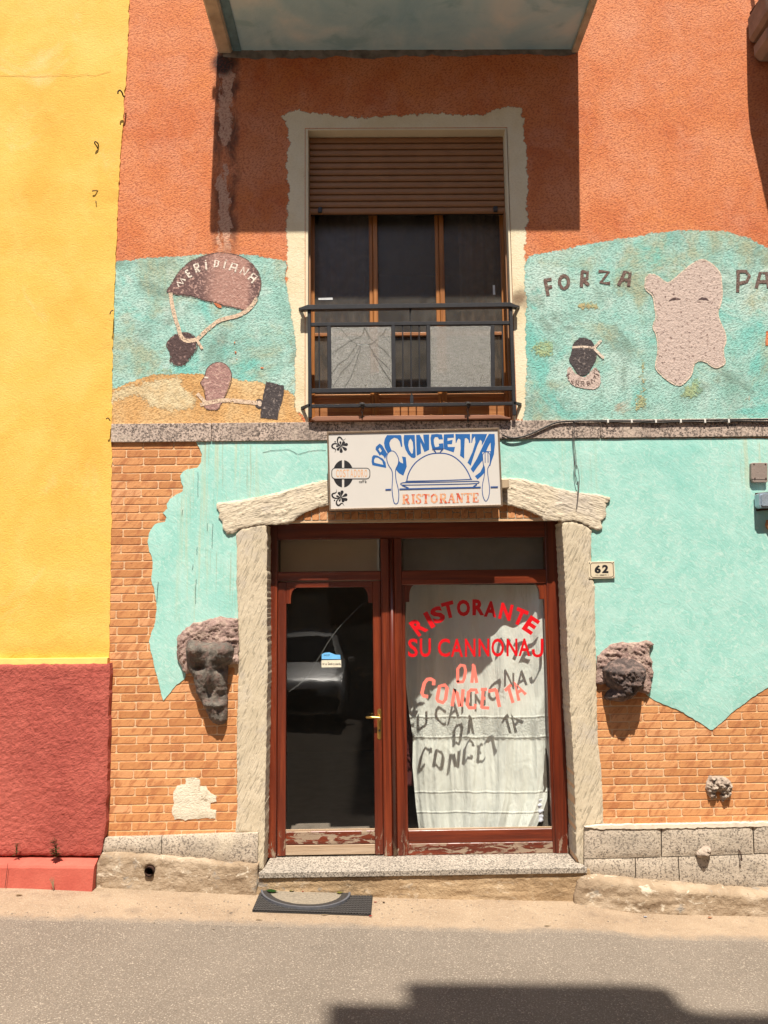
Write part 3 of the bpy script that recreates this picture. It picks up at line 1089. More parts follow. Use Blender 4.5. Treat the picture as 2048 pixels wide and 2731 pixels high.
tr_ = cF((128, 220), (160, 182), (250, 170), (400, 140), (560, 110), (750, 76), (950, 46), (1180, 25), (1350, 28), (1500, 60), (1600, 110), (1720, 190), (1900, 330), (2600, 600), (2600, 1310), (80, 1310), (95, 1240), (120, 1160), (116, 1000), (130, 900), (116, 800), (130, 720), (116, 600), (130, 480), (106, 400), (116, 300), (102, 270))
paint('turquoise_background', tr_, -.0024, M['teal_rough'], amp=.010, seed=3)
paint('ochre_dune', cD((150, 1040), (232, 1035), (300, 1005), (400, 965), (520, 940), (650, 935), (815, 930), (1000, 968), (1200, 990), (1330, 1030), (1402, 1075), (1398, 1120), (1385, 1160), (1440, 1210), (1500, 1330), (150, 1330)), -.0036, M['ochre_rough'], amp=.012, seed=4)
paint('pale_sand_patch', cD((150, 1050), (235, 1048), (400, 980), (560, 948), (700, 950), (680, 1020), (760, 1050), (800, 1120), (760, 1190), (500, 1185), (480, 1150), (400, 1100), (280, 1110), (230, 1150), (150, 1150)), -.0046, M['sand_rough'], amp=.03, seed=5)
paint('painted_green_shape', cD((478, 950), (500, 925), (530, 905), (570, 893), (610, 903), (640, 940), (642, 962), (560, 950)), -.0052, M['olive_paint'], amp=.01, seed=6)

# left mural: parachute, heads, camera
L1 = -.0060
canopy_px = cZ((10, 690), (60, 640), (130, 520), (250, 340), (400, 215), (560, 150), (720, 100), (850, 80), (1000, 90), (1150, 120), (1300, 190), (1420, 300), (1500, 430), (1520, 540), (1510, 660), (1470, 780), (1400, 870), (1330, 960), (1270, 1010), (1180, 970), (1060, 940), (900, 920), (800, 880), (650, 850), (500, 790), (350, 770), (200, 750), (100, 720))
paint('painted_parachute', canopy_px, L1, M['canopy'], amp=.006, seed=7)
head1 = cZ((100, 1420), (160, 1370), (280, 1340), (380, 1350), (470, 1400), (510, 1470), (515, 1560), (490, 1640), (420, 1720), (370, 1790), (330, 1840), (280, 1870), (200, 1870), (120, 1840), (65, 1790), (90, 1740), (80, 1680), (60, 1620), (15, 1540), (30, 1500))
paint('painted_head', head1, L1, M['dark_paint'], amp=.005, seed=8)
head2 = cD((820, 960), (830, 910), (860, 880), (900, 865), (945, 872), (985, 915), (992, 970), (975, 1030), (945, 1090), (925, 1130), (905, 1170), (860, 1172), (812, 1160), (830, 1120), (820, 1070), (808, 1020), (788, 1000), (805, 978))
paint('painted_head', head2, L1, M['mauve_paint'], amp=.004, seed=9, sm_k=1)
paint('painted_black_box', cD((1205, 985), (1325, 1015), (1320, 1100), (1295, 1160), (1285, 1235), (1165, 1222), (1180, 1120)), L1, M['char_paint'], amp=.005, seed=10, sm_k=0)
paint('painted_camera_lens', [(200+s7*(1163+30*cos(a)), 600+s7*(1130+34*sin(a))) for a in np.arange(0, 6.28, .5)], L1-.0006, M['char_paint'], amp=.003, seed=11)
paint('painted_camera_lens', [(200+s7*(1166+16*cos(a)), 600+s7*(1130+20*sin(a))) for a in np.arange(0, 6.28, .5)], L1-.0012, M['lens_paint'], amp=.002, seed=12)

def pstroke(name, pts, w, m, Y, closed=False, sk=2):
    p = smooth(pts, closed, sk) if sk else pts
    return stroke_mesh(name, [(p, w, closed)], Y, 0, m, upper)
pstroke('painted_strap', cZ((85, 715), (110, 900), (160, 1120), (210, 1260), (240, 1390), (290, 1450), (350, 1480), (500, 1460), (600, 1360), (720, 1250), (850, 1150), (1000, 1110), (1150, 1080), (1280, 1010), (1380, 920), (1450, 800)), 10.5, M['strap_paint'], L1-.0008)
pstroke('painted_strap', cZ((510, 1470), (550, 1540), (590, 1605)), 7, M['strap_paint'], L1-.0012)
pstroke('painted_strap', cD((790, 1135), (870, 1118), (940, 1105), (1050, 1115), (1150, 1124)), 11, M['strap_paint'], L1-.0008)
pstroke('painted_strap', cD((772, 1065), (800, 1095), (832, 1128)), 9, M['strap_paint'], L1-.0012)
pstroke('painted_eye', cD((818, 962), (842, 966)), 4, M['white_line'], L1-.0008, sk=0)
pstroke('painted_outline', canopy_px, 2.6, M['dark_line'], L1-.0004, True)
pstroke('painted_outline', head2, 2.2, M['dark_line'], L1-.0004, True)
pstroke('painted_outline', head1, 2.2, M['dark_line'], L1-.0004, True)
for pts in (cZ((770, 880), (830, 880), (900, 930), (890, 965), (820, 940)), cZ((1090, 1500), (1115, 1490), (1120, 1515), (1095, 1520)), cZ((1105, 1640), (1130, 1640), (1138, 1680), (1110, 1690)), cZ((1120, 1770), (1150, 1765), (1148, 1790)), cZ((1505, 1895), (1560, 1900), (1560, 1915), (1515, 1920))):
    paint('orange_chip', pts, L1-.0010, M['orange'], step=.01, amp=.004, freq=40, seed=3, sm_k=1)

def word(strokes, conv, w, m, Y, name='painted_letter', dots=()):
    return stroke_mesh(name, [(conv(*p), w, c) for p, c in strokes], Y, 0, m, upper, [(conv(d)[0], r) for d, r in dots])
mer = [[([(222, 622), (188, 548), (292, 572), (240, 490), (325, 520)], 0)],
       [([(320, 378), (385, 472)], 0), ([(318, 384), (362, 354)], 0), ([(352, 425), (392, 402)], 0), ([(383, 470), (428, 446)], 0)],
       [([(455, 272), (500, 396)], 0), ([(452, 278), (522, 256), (532, 308), (482, 332)], 0), ([(494, 328), (552, 380)], 0)],
       [([(643, 232), (655, 356)], 0)],
       [([(795, 195), (778, 312), (832, 292), (850, 220)], 1)],
       [([(955, 222), (930, 328)], 0)],
       [([(1015, 358), (1065, 250), (1142, 270), (1105, 392)], 0), ([(1045, 308), (1124, 330)], 0)],
       [([(1185, 405), (1242, 305), (1252, 440), (1322, 342)], 0)],
       [([(1310, 502), (1395, 410), (1457, 455), (1365, 562)], 0), ([(1352, 455), (1414, 512)], 0)]]
for i, st in enumerate(mer):
    word(st, cZ, 4.6, M['white_line'], L1-.0016, dots=[((640, 207), 1.8)] if i == 3 else [((968, 200), 1.8)] if i == 5 else ())
# right mural
island = cF((1240, 212), (1300, 240), (1360, 300), (1365, 360), (1372, 440), (1360, 500), (1340, 550), (1350, 600), (1390, 680), (1395, 740), (1375, 780), (1380, 830), (1392, 870), (1370, 890), (1330, 905), (1300, 890), (1270, 865), (1235, 855), (1200, 865), (1185, 900), (1180, 940), (1150, 980), (1105, 1020), (1050, 1000), (985, 950), (950, 910), (948, 880), (960, 830), (965, 780), (960, 720), (950, 680), (930, 650), (940, 610), (955, 580), (945, 530), (940, 480), (930, 440), (885, 410), (880, 370), (890, 320), (920, 308), (960, 320), (1000, 355), (1030, 370), (1080, 330), (1130, 285), (1180, 245))
paint('painted_island', island, L1, M['pale_stone_paint'], amp=.004, seed=14)
pstroke('painted_outline', island, 3.6, M['pale_line'], L1-.0006, True)
for e in (cF((1018, 490), (1045, 462), (1080, 454), (1118, 476), (1080, 478), (1050, 482)), cF((1196, 486), (1230, 458), (1268, 454), (1292, 486), (1255, 476), (1225, 480))):
    paint('painted_eye', e, L1-.0012, M['dark_paint'], step=.02, amp=.002, seed=3, sm_k=2)
oval = lambda cx, cy, rx, ry: [(cx+rx*cos(a), cy+ry*sin(a)) for a in np.arange(0, 6.28, .45)]
forza = [[([(250, 345), (270, 447)], 0), ([(243, 350), (292, 342)], 0), ([(258, 397), (294, 388)], 0)],
         [(oval(370, 360, 29, 40), 1)],
         [([(485, 290), (480, 392)], 0), ([(480, 294), (520, 297), (516, 336), (480, 346)], 0), ([(490, 345), (526, 380)], 0)],
         [([(588, 292), (652, 296), (602, 364), (662, 368)], 0)],
         [([(714, 382), (755, 294), (788, 302), (778, 388)], 0), ([(730, 346), (784, 348)], 0)],
         [([(1472, 295), (1468, 424)], 0), ([(1458, 294), (1520, 292), (1542, 322), (1524, 358), (1474, 370)], 0)],
         [([(1585, 398), (1610, 302), (1650, 302), (1664, 398)], 0), ([(1594, 358), (1658, 358)], 0)]]
for st in forza:
    word(st, cF, 9.0, M['brown_letter'], L1)
hd = cF((425, 745), (450, 718), (490, 710), (530, 720), (555, 745), (570, 790), (580, 815), (575, 850), (545, 900), (525, 940), (490, 960), (455, 950), (435, 910), (405, 870), (398, 850), (415, 800))
paint('painted_collar', cF((385, 910), (400, 890), (415, 900), (440, 940), (490, 962), (525, 945), (550, 900), (580, 905), (605, 960), (600, 1015), (570, 1045), (500, 1040), (420, 1020), (385, 975)), L1, M['pale_stone_paint'], amp=.004, seed=16)
paint('painted_head', hd, L1-.0008, M['char_paint'], amp=.003, seed=15)
pstroke('painted_headband', cF((422, 774), (480, 768), (560, 776)), 6, M['pale_line'], L1-.0016)
pstroke('painted_headband', cF((560, 778), (582, 752), (606, 728)), 7, M['pale_line'], L1-.0020)
pstroke('painted_headband', cF((562, 782), (590, 812), (622, 842)), 7, M['pale_line'], L1-.0024)
tir = [[([(384, 950), (406, 940)], 0), ([(394, 946), (400, 972)], 0)], [([(416, 980), (424, 1003)], 0)],
       [([(444, 1014), (447, 984), (464, 984), (464, 998), (448, 1000), (466, 1014)], 0)],
       [([(478, 1020), (478, 990), (496, 990), (496, 1004), (480, 1004), (500, 1018)], 0)],
       [([(532, 988), (514, 992), (520, 1016), (538, 1008)], 0), ([(518, 1004), (532, 998)], 0)],
       [([(548, 1000), (540, 975), (566, 988), (556, 962)], 0)], [([(574, 972), (560, 950)], 0)],
       [([(590, 950), (560, 935), (562, 905), (595, 930)], 0)]]
for st in tir:
    word(st, cF, 3.0, M['dark_line'], L1-.0012)
paint('olive_smudge', cF((1180, 945), (1230, 960), (1265, 1010), (1255, 1070), (1200, 1120), (1120, 1100), (1090, 1050), (1140, 1000)), L1+.0004, M['olive_paint'], amp=.03, seed=17)
paint('olive_smudge', cF((840, 830), (885, 840), (890, 1000), (900, 1100), (930, 1120), (880, 1190), (800, 1190), (790, 1110), (840, 1070), (835, 900)), L1+.0004, M['tan_smudge'], amp=.03, seed=18)
paint('olive_smudge', cF((140, 760), (200, 720), (310, 705), (330, 740), (320, 850), (250, 860), (160, 830)), L1+.0004, M['olive_paint'], amp=.03, seed=19)
paint('olive_smudge', cF((430, 500), (520, 470), (600, 500), (640, 540), (560, 560), (450, 550)), L1+.0004, M['tan_smudge'], amp=.03, seed=21)
paint('red_painted_stripe', cF((1644, 672), (1760, 668), (1760, 760), (1642, 764)), L1, M['orange'], amp=.004, seed=20, sm_k=0)

# ---- false brickwork on the lower wall
variants = []
for i in range(14):
    bm = bmesh.new()
    c, rr = [], random.Random(i)
    for sx, sz in ((-1, -1), (1, -1), (1, 1), (-1, 1)):
        q = .018+.022*rr.random()
        r2 = .10+.12*rr.random()
        a, b = (sx*(.5-q), sz*.5), (sx*.5, sz*(.5-r2))
        c += [b, a] if sx*sz > 0 and False else ([a, b] if sx*sz < 0 else [b, a])
    c = sorted(c, key=lambda p: math.atan2(p[1]*3, p[0]))
    # extra points along the long edges for an uneven hand-cut line
    pts = []
    for k, p in enumerate(c):
        pts.append(p)
        q = c[(k+1) % len(c)]
        if abs(q[0]-p[0]) > .5:
            for t in (.3, .62):
                pts.append((p[0]+(q[0]-p[0])*t, p[1]+rr.uniform(-.05, .03)*(1 if p[1] > 0 else -1)))
    f = [bm.verts.new((x*.985, -.5, z*.93)) for x, z in pts]
    m_ = [bm.verts.new((x, -.22, z)) for x, z in pts]
    b = [bm.verts.new((x*1.01, .5, z*1.03)) for x, z in pts]
    bm.faces.new(f)
    n = len(pts)
    for k in range(n):
        bm.faces.new((f[k], m_[k], m_[(k+1) % n], f[(k+1) % n]))
        bm.faces.new((m_[k], b[k], b[(k+1) % n], m_[(k+1) % n]))
    bmesh.ops.recalc_face_normals(bm, faces=bm.faces[:])
    me = bpy.data.meshes.new('brick')
    bm.to_mesh(me)
    bm.free()
    me.materials.append(M['brick'])
    variants.append(me)
nbr = 0
def lay(parent, x0, x1, z0, z1, Y=-.0005, dp=.008, rot=False):
    global nbr
    o = bpy.data.objects.new('brick', rnd.choice(variants))
    w, hh = x1-x0, z1-z0
    loc = ((x0+x1)/2, Y+.0006, (z0+z1)/2)
    link(o, parent, loc)
    if rot:
        o.scale = (hh, dp, w)
        o.rotation_euler = (0, pi/2, 0)
    else:
        o.scale = (w, dp, hh)
        o.rotation_euler = (0, rnd.uniform(-.004, .004), 0)
    nbr += 1

def facing(name, pts):
    o = slab(name, [xz(pts, 0)], -.0004, 0, M['mortar'], house)
    return o
left_face = facing('brick_facing', cG((205, 184), (900, 184), (560, 700), (600, 1500)) + [(700, 1740), (700, 2240)] + cJ((190, 1280)))
right_face = facing('brick_facing', [(1560, 1800), (2120, 1800), (2120, 2215), (1560, 2215)])
arch_face = facing('brick_facing', [(700, 1395), (1500, 1388), (1500, 1300), (1100, 1270), (760, 1300)])
ex = [(1177, 548), (1235, 548), (1262, 515), (1290, 500), (1330, 480), (1350, 455), (1385, 450), (1410, 425), (1440, 405), (1480, 415), (1650, 422), (1690, 412), (1780, 440), (1800, 560), (1815, 650), (2300, 650)]
z_top = Wl((400, 1178))[1]
z_bot = Wl((400, 2238))[1]
pit_l = (z_top-z_bot)/48.0
bl = .2435
xj0 = Wl((381.4, 1190))[0]
xj1 = Wl((334, 1210))[0]
hole_c = xz(cJ((700, 890), (790, 890), (900, 1000), (890, 1140), (620, 1145), (620, 960)), 0)
for k in range(48):
    zt = z_top-k*pit_l
    zm = zt-pit_l/2
    xe = Wl((np.interp(1178+(k+.5)*22.1, [e[0] for e in ex], [e[1] for e in ex]), 1700))[0]
    x = (xj0 if k % 2 == 0 else xj1) - 3*bl + rnd.uniform(-.012, .012)
    xleft = -2.06
    while x < xe:
        a, b = max(x, xleft)+.004, x+bl-.004
        w = rnd.uniform(-.012, .012)
        if b > xleft+.03 and a < xe-.01:
            lay(left_face, a, min(b+w, -.93), zm-pit_l/2+.0040+rnd.uniform(-.001, .001), zm+pit_l/2-.0040+rnd.uniform(-.001, .001))
        x += bl+w
xj0 = Wl(cL((780, 80))[0])[0]
xj1 = Wl(cL((670, 130))[0])[0]
rt, rb = Wl(cL((800, 57))[0])[1], Wl(cL((800, 660))[0])[1]
pit_r = (rt-rb)/12.0
ey = [(1590, 1755), (1690, 1800), (1730, 1840), (1790, 1880), (1890, 1930), (1955, 1880), (2048, 1822), (2200, 1750)]
for k in range(-10, 14):
    zt = rt-k*pit_r
    x = (xj0 if k % 2 == 0 else xj1) - bl
    xr0 = Wl((1585, 2000))[0]
    while x < 3.15:
        xm = x+bl/2
        zl = Wl((np.interp(CX+xm*354, [e[0] for e in ey], [e[1] for e in ey]), 0))[1] if False else Wl((0, np.interp(CX+xm*354, [e[0] for e in ey], [e[1] for e in ey])))[1]
        w = rnd.uniform(-.01, .01)
        if zt-pit_r < zl+.03 and x+bl > xr0:
            lay(right_face, max(x, xr0-.04)+.004, x+bl-.004+w, zt-pit_r+.0040+rnd.uniform(-.001, .001), zt-.0040+rnd.uniform(-.001, .001))
        x += bl+w
# soldier course of the arch
za0, za1 = 2.742, Wl((900, 1340))[1]
x = Wl((768, 1400))[0]
k = 0
pw = .0595
while x < Wl((1470, 1400))[0]:
    sp = za0+(.045 if k % 2 else .10)
    t = (x-.28)/1.15
    ztop = za1+.13-.20*t*t
    if ztop > za0+.03:
        if sp < ztop-.02:
            lay(arch_face, x+.003, x+pw-.003, za0, sp-.003, rot=True)
            lay(arch_face, x+.003, x+pw-.003, sp+.003, ztop, rot=True)
        else:
            lay(arch_face, x+.003, x+pw-.003, za0, ztop, rot=True)
    x += pw
    k += 1

# ---- mint plaster lying over the bricks, ragged lower edge
mint_px = cG((765, 184), (790, 230), (803, 265), (800, 312), (775, 348), (715, 360), (690, 372), (666, 400), (672, 440), (687, 470), (684, 498), (640, 520), (605, 545), (582, 580), (587, 610), (556, 636), (580, 660), (572, 690), (540, 698), (505, 710), (478, 748), (470, 770), (461, 820), (470, 880), (486, 910), (493, 950), (489, 1010), (484, 1060), (502, 1110), (510, 1180), (517, 1230), (512, 1300), (500, 1350), (484, 1390), (470, 1450), (485, 1520), (500, 1580), (512, 1640)) + \
    cJ((500, 160), (512, 210), (526, 270), (540, 330), (553, 378), (562, 398), (600, 350), (640, 300), (694, 262), (700, 235), (720, 150), (1050, 150)) + \
    [(640, 1740), (640, 1400), (760, 1352), (880, 1318), (1100, 1288), (1340, 1314), (1480, 1352), (1575, 1400), (1578, 1770), (1640, 1785)] + \
    cI((900, 1556), (935, 1580), (985, 1602), (1060, 1630), (1125, 1657)) + cL((1135, 10), (1225, 62), (1292, 108), (1310, 108), (1382, 48), (1425, 4)) + cI((1560, 1560), (1659, 1500), (1900, 1340), (3600, 1340), (3600, -60)) + [(2048, 1169), (1400, 1172)]
slab('mint_plaster', [rough(xz(mint_px, 0), .014, .004, 26, 5)], -.0125, .012, M['mint'], house, res=.09,
     h=lambda x, z, d: -.004*exp(-d/.006)+.002*nz(x, z, 2.5))
def hair(pts, w=1.0, Y=-.0150, m=None):
    return stroke_mesh('hairline_crack', [(rough_line(pts), w, False)], Y, 0, m or M['dark'], house)
def rough_line(p):
    q = resample(p, 4, False)
    return [(x+1.1*noise.noise(Vector((x*.2, y*.2, 1))), y+1.1*noise.noise(Vector((x*.2, y*.2, 5)))) for x, y in q]
for pts in (cG((872, 705), (868, 760), (866, 860)), cG((778, 375), (776, 535)), cG((771, 850), (770, 900)), cG((746, 960), (742, 995)), cG((766, 1055), (762, 1130), (763, 1212)), cG((680, 615), (677, 650)), cG((526, 1070), (520, 1130), (516, 1200)), cG((836, 700), (835, 750)), cG((1186, 255), (1240, 240), (1355, 235), (1410, 265), (1480, 245), (1545, 238), (1585, 240))):
    hair(pts)
# white patch where the brick skin has come off, with its grey mortar
patch_px = cJ((705, 890), (755, 885), (785, 892), (795, 935), (830, 940), (850, 975), (895, 1005), (897, 1035), (860, 1045), (855, 1080), (890, 1090), (885, 1142), (820, 1138), (760, 1145), (700, 1152), (630, 1145), (612, 1100), (625, 1050), (622, 975), (650, 935), (700, 922))
slab('bare_plaster_patch', [rough(xz(patch_px, 0), .015, .008, 40, 8)], -.0105, .010, M['patch'], house, res=.03, h=lambda x, z, d: .003*nz(x, z, 20)-.004*exp(-d/.006))

# ---- carved render surround of the entrance
def barkh(fr, ang, amp, sx=.28):
    ca, sa = cos(ang), sin(ang)
    def h(x, z, d):
        u, v = x*ca+z*sa, -x*sa+z*ca
        w = noise.noise(Vector((x*5, 3, z*5)))*.05
        s = noise.fractal(Vector((u*fr*sx, 2.0, (v+w)*fr)), .7, 2.0, 4)
        return amp*(abs(s)*1.5-.4) - .006*exp(-d/.004)
    return h
lint_l = cG((893, 575), (920, 568), (1000, 560), (1150, 535), (1300, 500), (1450, 455), (1585, 425), (1660, 410), (1660, 572), (1540, 600), (1450, 632), (1400, 668), (1345, 704), (1210, 708), (1130, 714), (1040, 737), (1000, 765), (958, 766), (938, 742), (930, 690), (905, 660), (912, 630), (894, 606))
lint_r = cP((-30, 50), (95, 75), (290, 78), (420, 95), (560, 140), (700, 170), (850, 210), (1000, 245), (1150, 275), (1300, 290), (1450, 305), (1595, 345), (1595, 395), (1535, 425), (1542, 470), (1530, 520), (1545, 570), (1530, 620), (1465, 668), (1470, 710), (1494, 768), (1440, 805), (1370, 785), (1330, 770), (1200, 695), (1080, 668), (930, 680), (920, 664), (680, 657), (640, 610), (560, 580), (470, 530), (340, 485), (165, 443), (-30, 420))
slab('lintel_beam', [rough(xz(lint_l, -.03), .012, .005, 40, 1)], -.030, .04, M['lintel'], house, res=.011, h=barkh(60, .26, .006, .10))
slab('lintel_beam', [rough(xz(lint_r, -.03), .012, .005, 40, 2)], -.030, .04, M['lintel_right'], house, res=.011, h=barkh(60, -.33, .006, .10))
jl = cG((1018, 770), (1045, 738), (1130, 714), (1209, 708), (1213, 900), (1213, 1300), (1216, 1640)) + cJ((1213, 300), (1208, 700), (1200, 1000), (1196, 1300), (1190, 1460), (1165, 1482), (1152, 1455), (1158, 1300), (1150, 1242), (1012, 1232), (1024, 1100), (1024, 900), (1022, 600), (1030, 300), (1036, 50)) + cG((1040, 1640), (1030, 1330), (1026, 1180), (1018, 1050), (1022, 900))
jr = cI((358, 456), (430, 450), (500, 470), (545, 510), (540, 700), (548, 800), (566, 860), (565, 950), (570, 1200), (575, 1400), (580, 1640)) + cL((585, 200), (606, 350), (612, 500), (622, 712), (500, 722), (494, 800), (500, 965), (472, 968), (450, 905), (444, 600), (432, 300), (412, 20)) + cI((404, 1500), (395, 1300), (385, 1000), (372, 700))
slab('door_jamb', [rough(xz(jl, -.025), .014, .005, 40, 3)], -.024, .228, M['jamb'], house, res=.013, h=barkh(50, 1.15, .002, .2))
slab('door_jamb', [rough(xz(jr, -.025), .014, .005, 40, 4)], -.024, .228, M['jamb'], house, res=.013, h=barkh(50, 1.0, .002, .2))
# plaster lining of the recess above the door
box('door_soffit', -.9, 1.5, -.0004, .205, 2.7345, 2.80, M['jamb'], house)
# cream reveals of the upstairs window
box('window_reveal', -.5255, -.505, .0, .235, 3.50, 5.905, M['cream'], house)
box('window_reveal', 1.082, 1.1005, .0, .235, 3.50, 5.905, M['cream'], house)
box('window_reveal', -.505, 1.082, .0, .235, 5.893, 5.9052, M['cream'], house)

# ---- plinths
def rough_h(amp, rad, f=9, s=0.0, rows=0):
    def h(x, z, d):
        e = amp*(nz(x, z, f, s)+.5*nz(x, z, f*3, s+4))
        q = min(1, d/rad)
        return e - rad*.8*(1-sqrt(max(0, 1-(1-q)**2)))
    return h
for pts in (cJ((160, 1300), (188, 1272), (350, 1268), (543, 1263), (540, 1386), (350, 1376), (160, 1368)), cJ((548, 1263), (800, 1252), (1155, 1240), (1150, 1440), (900, 1425), (700, 1402), (545, 1388))):
    slab('granite_block', [xz(pts, -.06)], -.060, .08, M['granite'], house, res=.04, h=lambda x, z, d: .002*nz(x, z, 15)-.012*exp(-d/.006))
lp = xz(cJ((100, 1560), (135, 1420), (158, 1374), (350, 1380), (545, 1394), (720, 1408), (920, 1430), (1148, 1446), (1150, 1560), (1140, 1660), (700, 1660), (60, 1640)), -.12)
pc = xz([cJ((468, 1480))[0]], -.12)[0]
pr = .033
ph = [(pc[0]+pr*cos(a), pc[1]+pr*sin(a)) for a in np.arange(0, 6.28, .4)]
slab('rough_plinth', [rough(lp, .02, .008, 20, 3), ph], -.105, .14, M['rough_concrete'], house, res=.013, h=lambda x, z, d: rough_h(.007, .018, 6)(x, z, d)+.005*noise.fractal(Vector((x*5, 2, z*22)), .8, 2.1, 4)+.004*nz(x, z, 40))
bm = bmesh.new()
for a in range(16):
    pass
tube(bm, [(pc[0], -.125, pc[1]), (pc[0], .0, pc[1])], pr, 16, caps=False)
tube(bm, [(pc[0], -.125, pc[1]), (pc[0], .0, pc[1])], pr*.82, 16, caps=False)
pipe = obj('drain_pipe', bm, M['rust'], None, True)
tag(pipe, 'short rusty drain pipe poking out of the rough plinth left of the entrance', 'pipe')
box('drain_shade_plate', pc[0]-pr, pc[0]+pr, -.02, -.01, pc[1]-pr, pc[1]+pr, M['dark'], house)  # near-black plate: shade inside the pipe put in as colour
# right plinth: two courses of granite and a rough bulging foot
for pts in (cL((503, 722), (620, 714), (800, 718), (984, 712), (986, 914), (800, 922), (500, 926)), cL((991, 712), (1250, 706), (1564, 699), (1572, 896), (1300, 905), (993, 914)),
            cL((1571, 699), (1800, 694), (2400, 680), (2400, 870), (1800, 885), (1579, 895)),
            cL((502, 932), (700, 928), (820, 926), (824, 1064), (640, 1050), (502, 1040)), cL((826, 926), (1092, 917), (1102, 1085), (960, 1075), (830, 1064)), cL((1098, 917), (1400, 908), (1800, 892), (2400, 876), (2400, 1140), (1800, 1130), (1400, 1110), (1108, 1086))):
    slab('granite_block', [xz(pts, -.06)], -.060, .08, M['granite'], house, res=.05, h=lambda x, z, d: .002*nz(x, z, 15)-.010*exp(-d/.006))
lw = xz(cL((500, 726), (620, 712), (984, 708), (1564, 698), (1800, 692), (2400, 680), (2400, 700), (1800, 714), (1564, 722), (984, 734), (620, 738)), -.064)
slab('limewashed_edge', [rough(lw, .02, .006, 30, 3)], -.0645, .03, M['limewash'], house)
rp = xz(cL((455, 1130), (462, 1085), (520, 1045), (700, 1058), (1000, 1090), (1250, 1112), (1500, 1128), (1800, 1140), (2600, 1180), (2600, 1420), (1800, 1370), (1300, 1360), (700, 1350), (440, 1300), (440, 1210)), -.15)
slab('rough_plinth', [rough(rp, .02, .010, 18, 6)], -.13, .2, M['rough_concrete'], house, res=.014,
     h=lambda x, z, d: rough_h(.007, .018, 5, 3)(x, z, d)+.007*noise.fractal(Vector((x*4, 2, z*24)), .8, 2.1, 4)+.005*nz(x, z, 40)+.035*min(1, max(0, (x-1.35)/.5))*min(1, d/.03))
sp_ = xz([(676, 2336), (1100, 2330), (1570, 2314), (1570, 2440), (1100, 2430), (676, 2425)], -.04)
slab('step_riser', [sp_], -.083, .3, M['step_stone'], house, res=.012,
     h=lambda x, z, d: .006*noise.fractal(Vector((x*3.5, 1, z*30)), .8, 2.1, 4)+.003*nz(x, z, 40))
t0, t1 = W((692, 2330), -.1), W((1566, 2310), -.1)
bm = bmesh.new()
zt_ = .232
vs = [bm.verts.new(c) for c in ((-.846, -.1, zt_-.042), (1.483, -.1, zt_-.042), (1.47, -.02, zt_-.042), (1.42, .30, zt_-.042), (-.80, .30, zt_-.042), (-.825, -.02, zt_-.042))]
vt = [bm.verts.new(v.co+Vector((0, 0, .042))) for v in vs]
bm.faces.new(vs[::-1]); bm.faces.new(vt)
for i in range(6):
    bm.faces.new((vs[i], vs[(i+1) % 6], vt[(i+1) % 6], vt[i]))
obj('threshold', bm, M['threshold'], house, bevel=.004)
# dim rooms behind the glass
def room(name, x0, x1, y0, y1, z0, z1):
    bm = bmesh.new()
    bx(bm, x0, x1, y0, y1, z0, z1)
    for f in [f for f in bm.faces if abs(f.calc_center_median().y-y0) < 1e-4]:
        bm.faces.remove(f)
    o = obj(name, bm, M['room'], house)
    return o
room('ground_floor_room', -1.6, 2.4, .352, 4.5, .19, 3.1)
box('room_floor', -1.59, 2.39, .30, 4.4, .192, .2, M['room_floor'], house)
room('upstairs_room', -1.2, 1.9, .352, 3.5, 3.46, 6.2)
def q4(name, px, Y, th, m, parent, bevel=.003):
    return pslab(name, xz(px, Y), Y, Y+th, m, parent, bevel)
def rectE(x0, x1, y0, y1, conv=None):
    return (conv or cE)((x0, y0), (x1, y0), (x1, y1), (x0, y1))

# ================================================================== upstairs window
wz0, wz1 = 3.53, 5.893
win_t = thing('upstairs_window', 'tall three-light wooden window above the restaurant sign with its brown roller shutter half lowered', 'window', (.29, .2, wz0))
zs0, zs1 = float(W((1080, 571), .10)[2]), wz1-.0
ns = 12
hs = (zs1-zs0)/ns
bm0 = None
for i in range(ns):
    z = zs0+i*hs
    bm = bmesh.new()
    pr_ = [(-.0, z+.004), (-.010, z+.007), (-.014, z+hs*.35), (-.013, z+hs*.7), (-.006, z+hs-.003), (.006, z+hs-.001), (.006, z+.004)]
    a = [bm.verts.new((-.503, .105+y, zz)) for y, zz in pr_]
    b = [bm.verts.new((1.080, .105+y, zz)) for y, zz in pr_]
    bm.faces.new(a[::-1]); bm.faces.new(b)
    for k in range(len(a)):
        bm.faces.new((a[k], b[k], b[(k+1) % len(a)], a[(k+1) % len(a)]))
    obj('shutter_slat', bm, M['shutter'], win_t)
box('shutter_backing', -.504, 1.081, .114, .12, zs0, zs1, M['dark'], win_t)
for x in (-.415, 1.0):
    box('shutter_stop', x-.016, x+.016, .072, .092, zs0+.006, zs0+.05, M['iron'], win_t, bevel=.003)
box('shutter_guide', -.5045, -.492, .08, .14, wz0, zs0, M['shutter'], win_t)
box('shutter_guide', 1.069, 1.0815, .08, .14, wz0, zs0, M['shutter'], win_t)
Yw = .20
def wx(px, py=900):
    return float(W((px, py), Yw)[0])
def wzc(ey):
    return float(W((1080, 550+s7*ey), Yw)[2])
m1a, m1b = wx(750+s7*560), wx(750+s7*614)
m2a, m2b = wx(750+s7*984), wx(750+s7*1040)
la, ra = -.504, 1.081
zmid0, zmid1 = wzc(818), wzc(796)
zbot = wzc(1185)
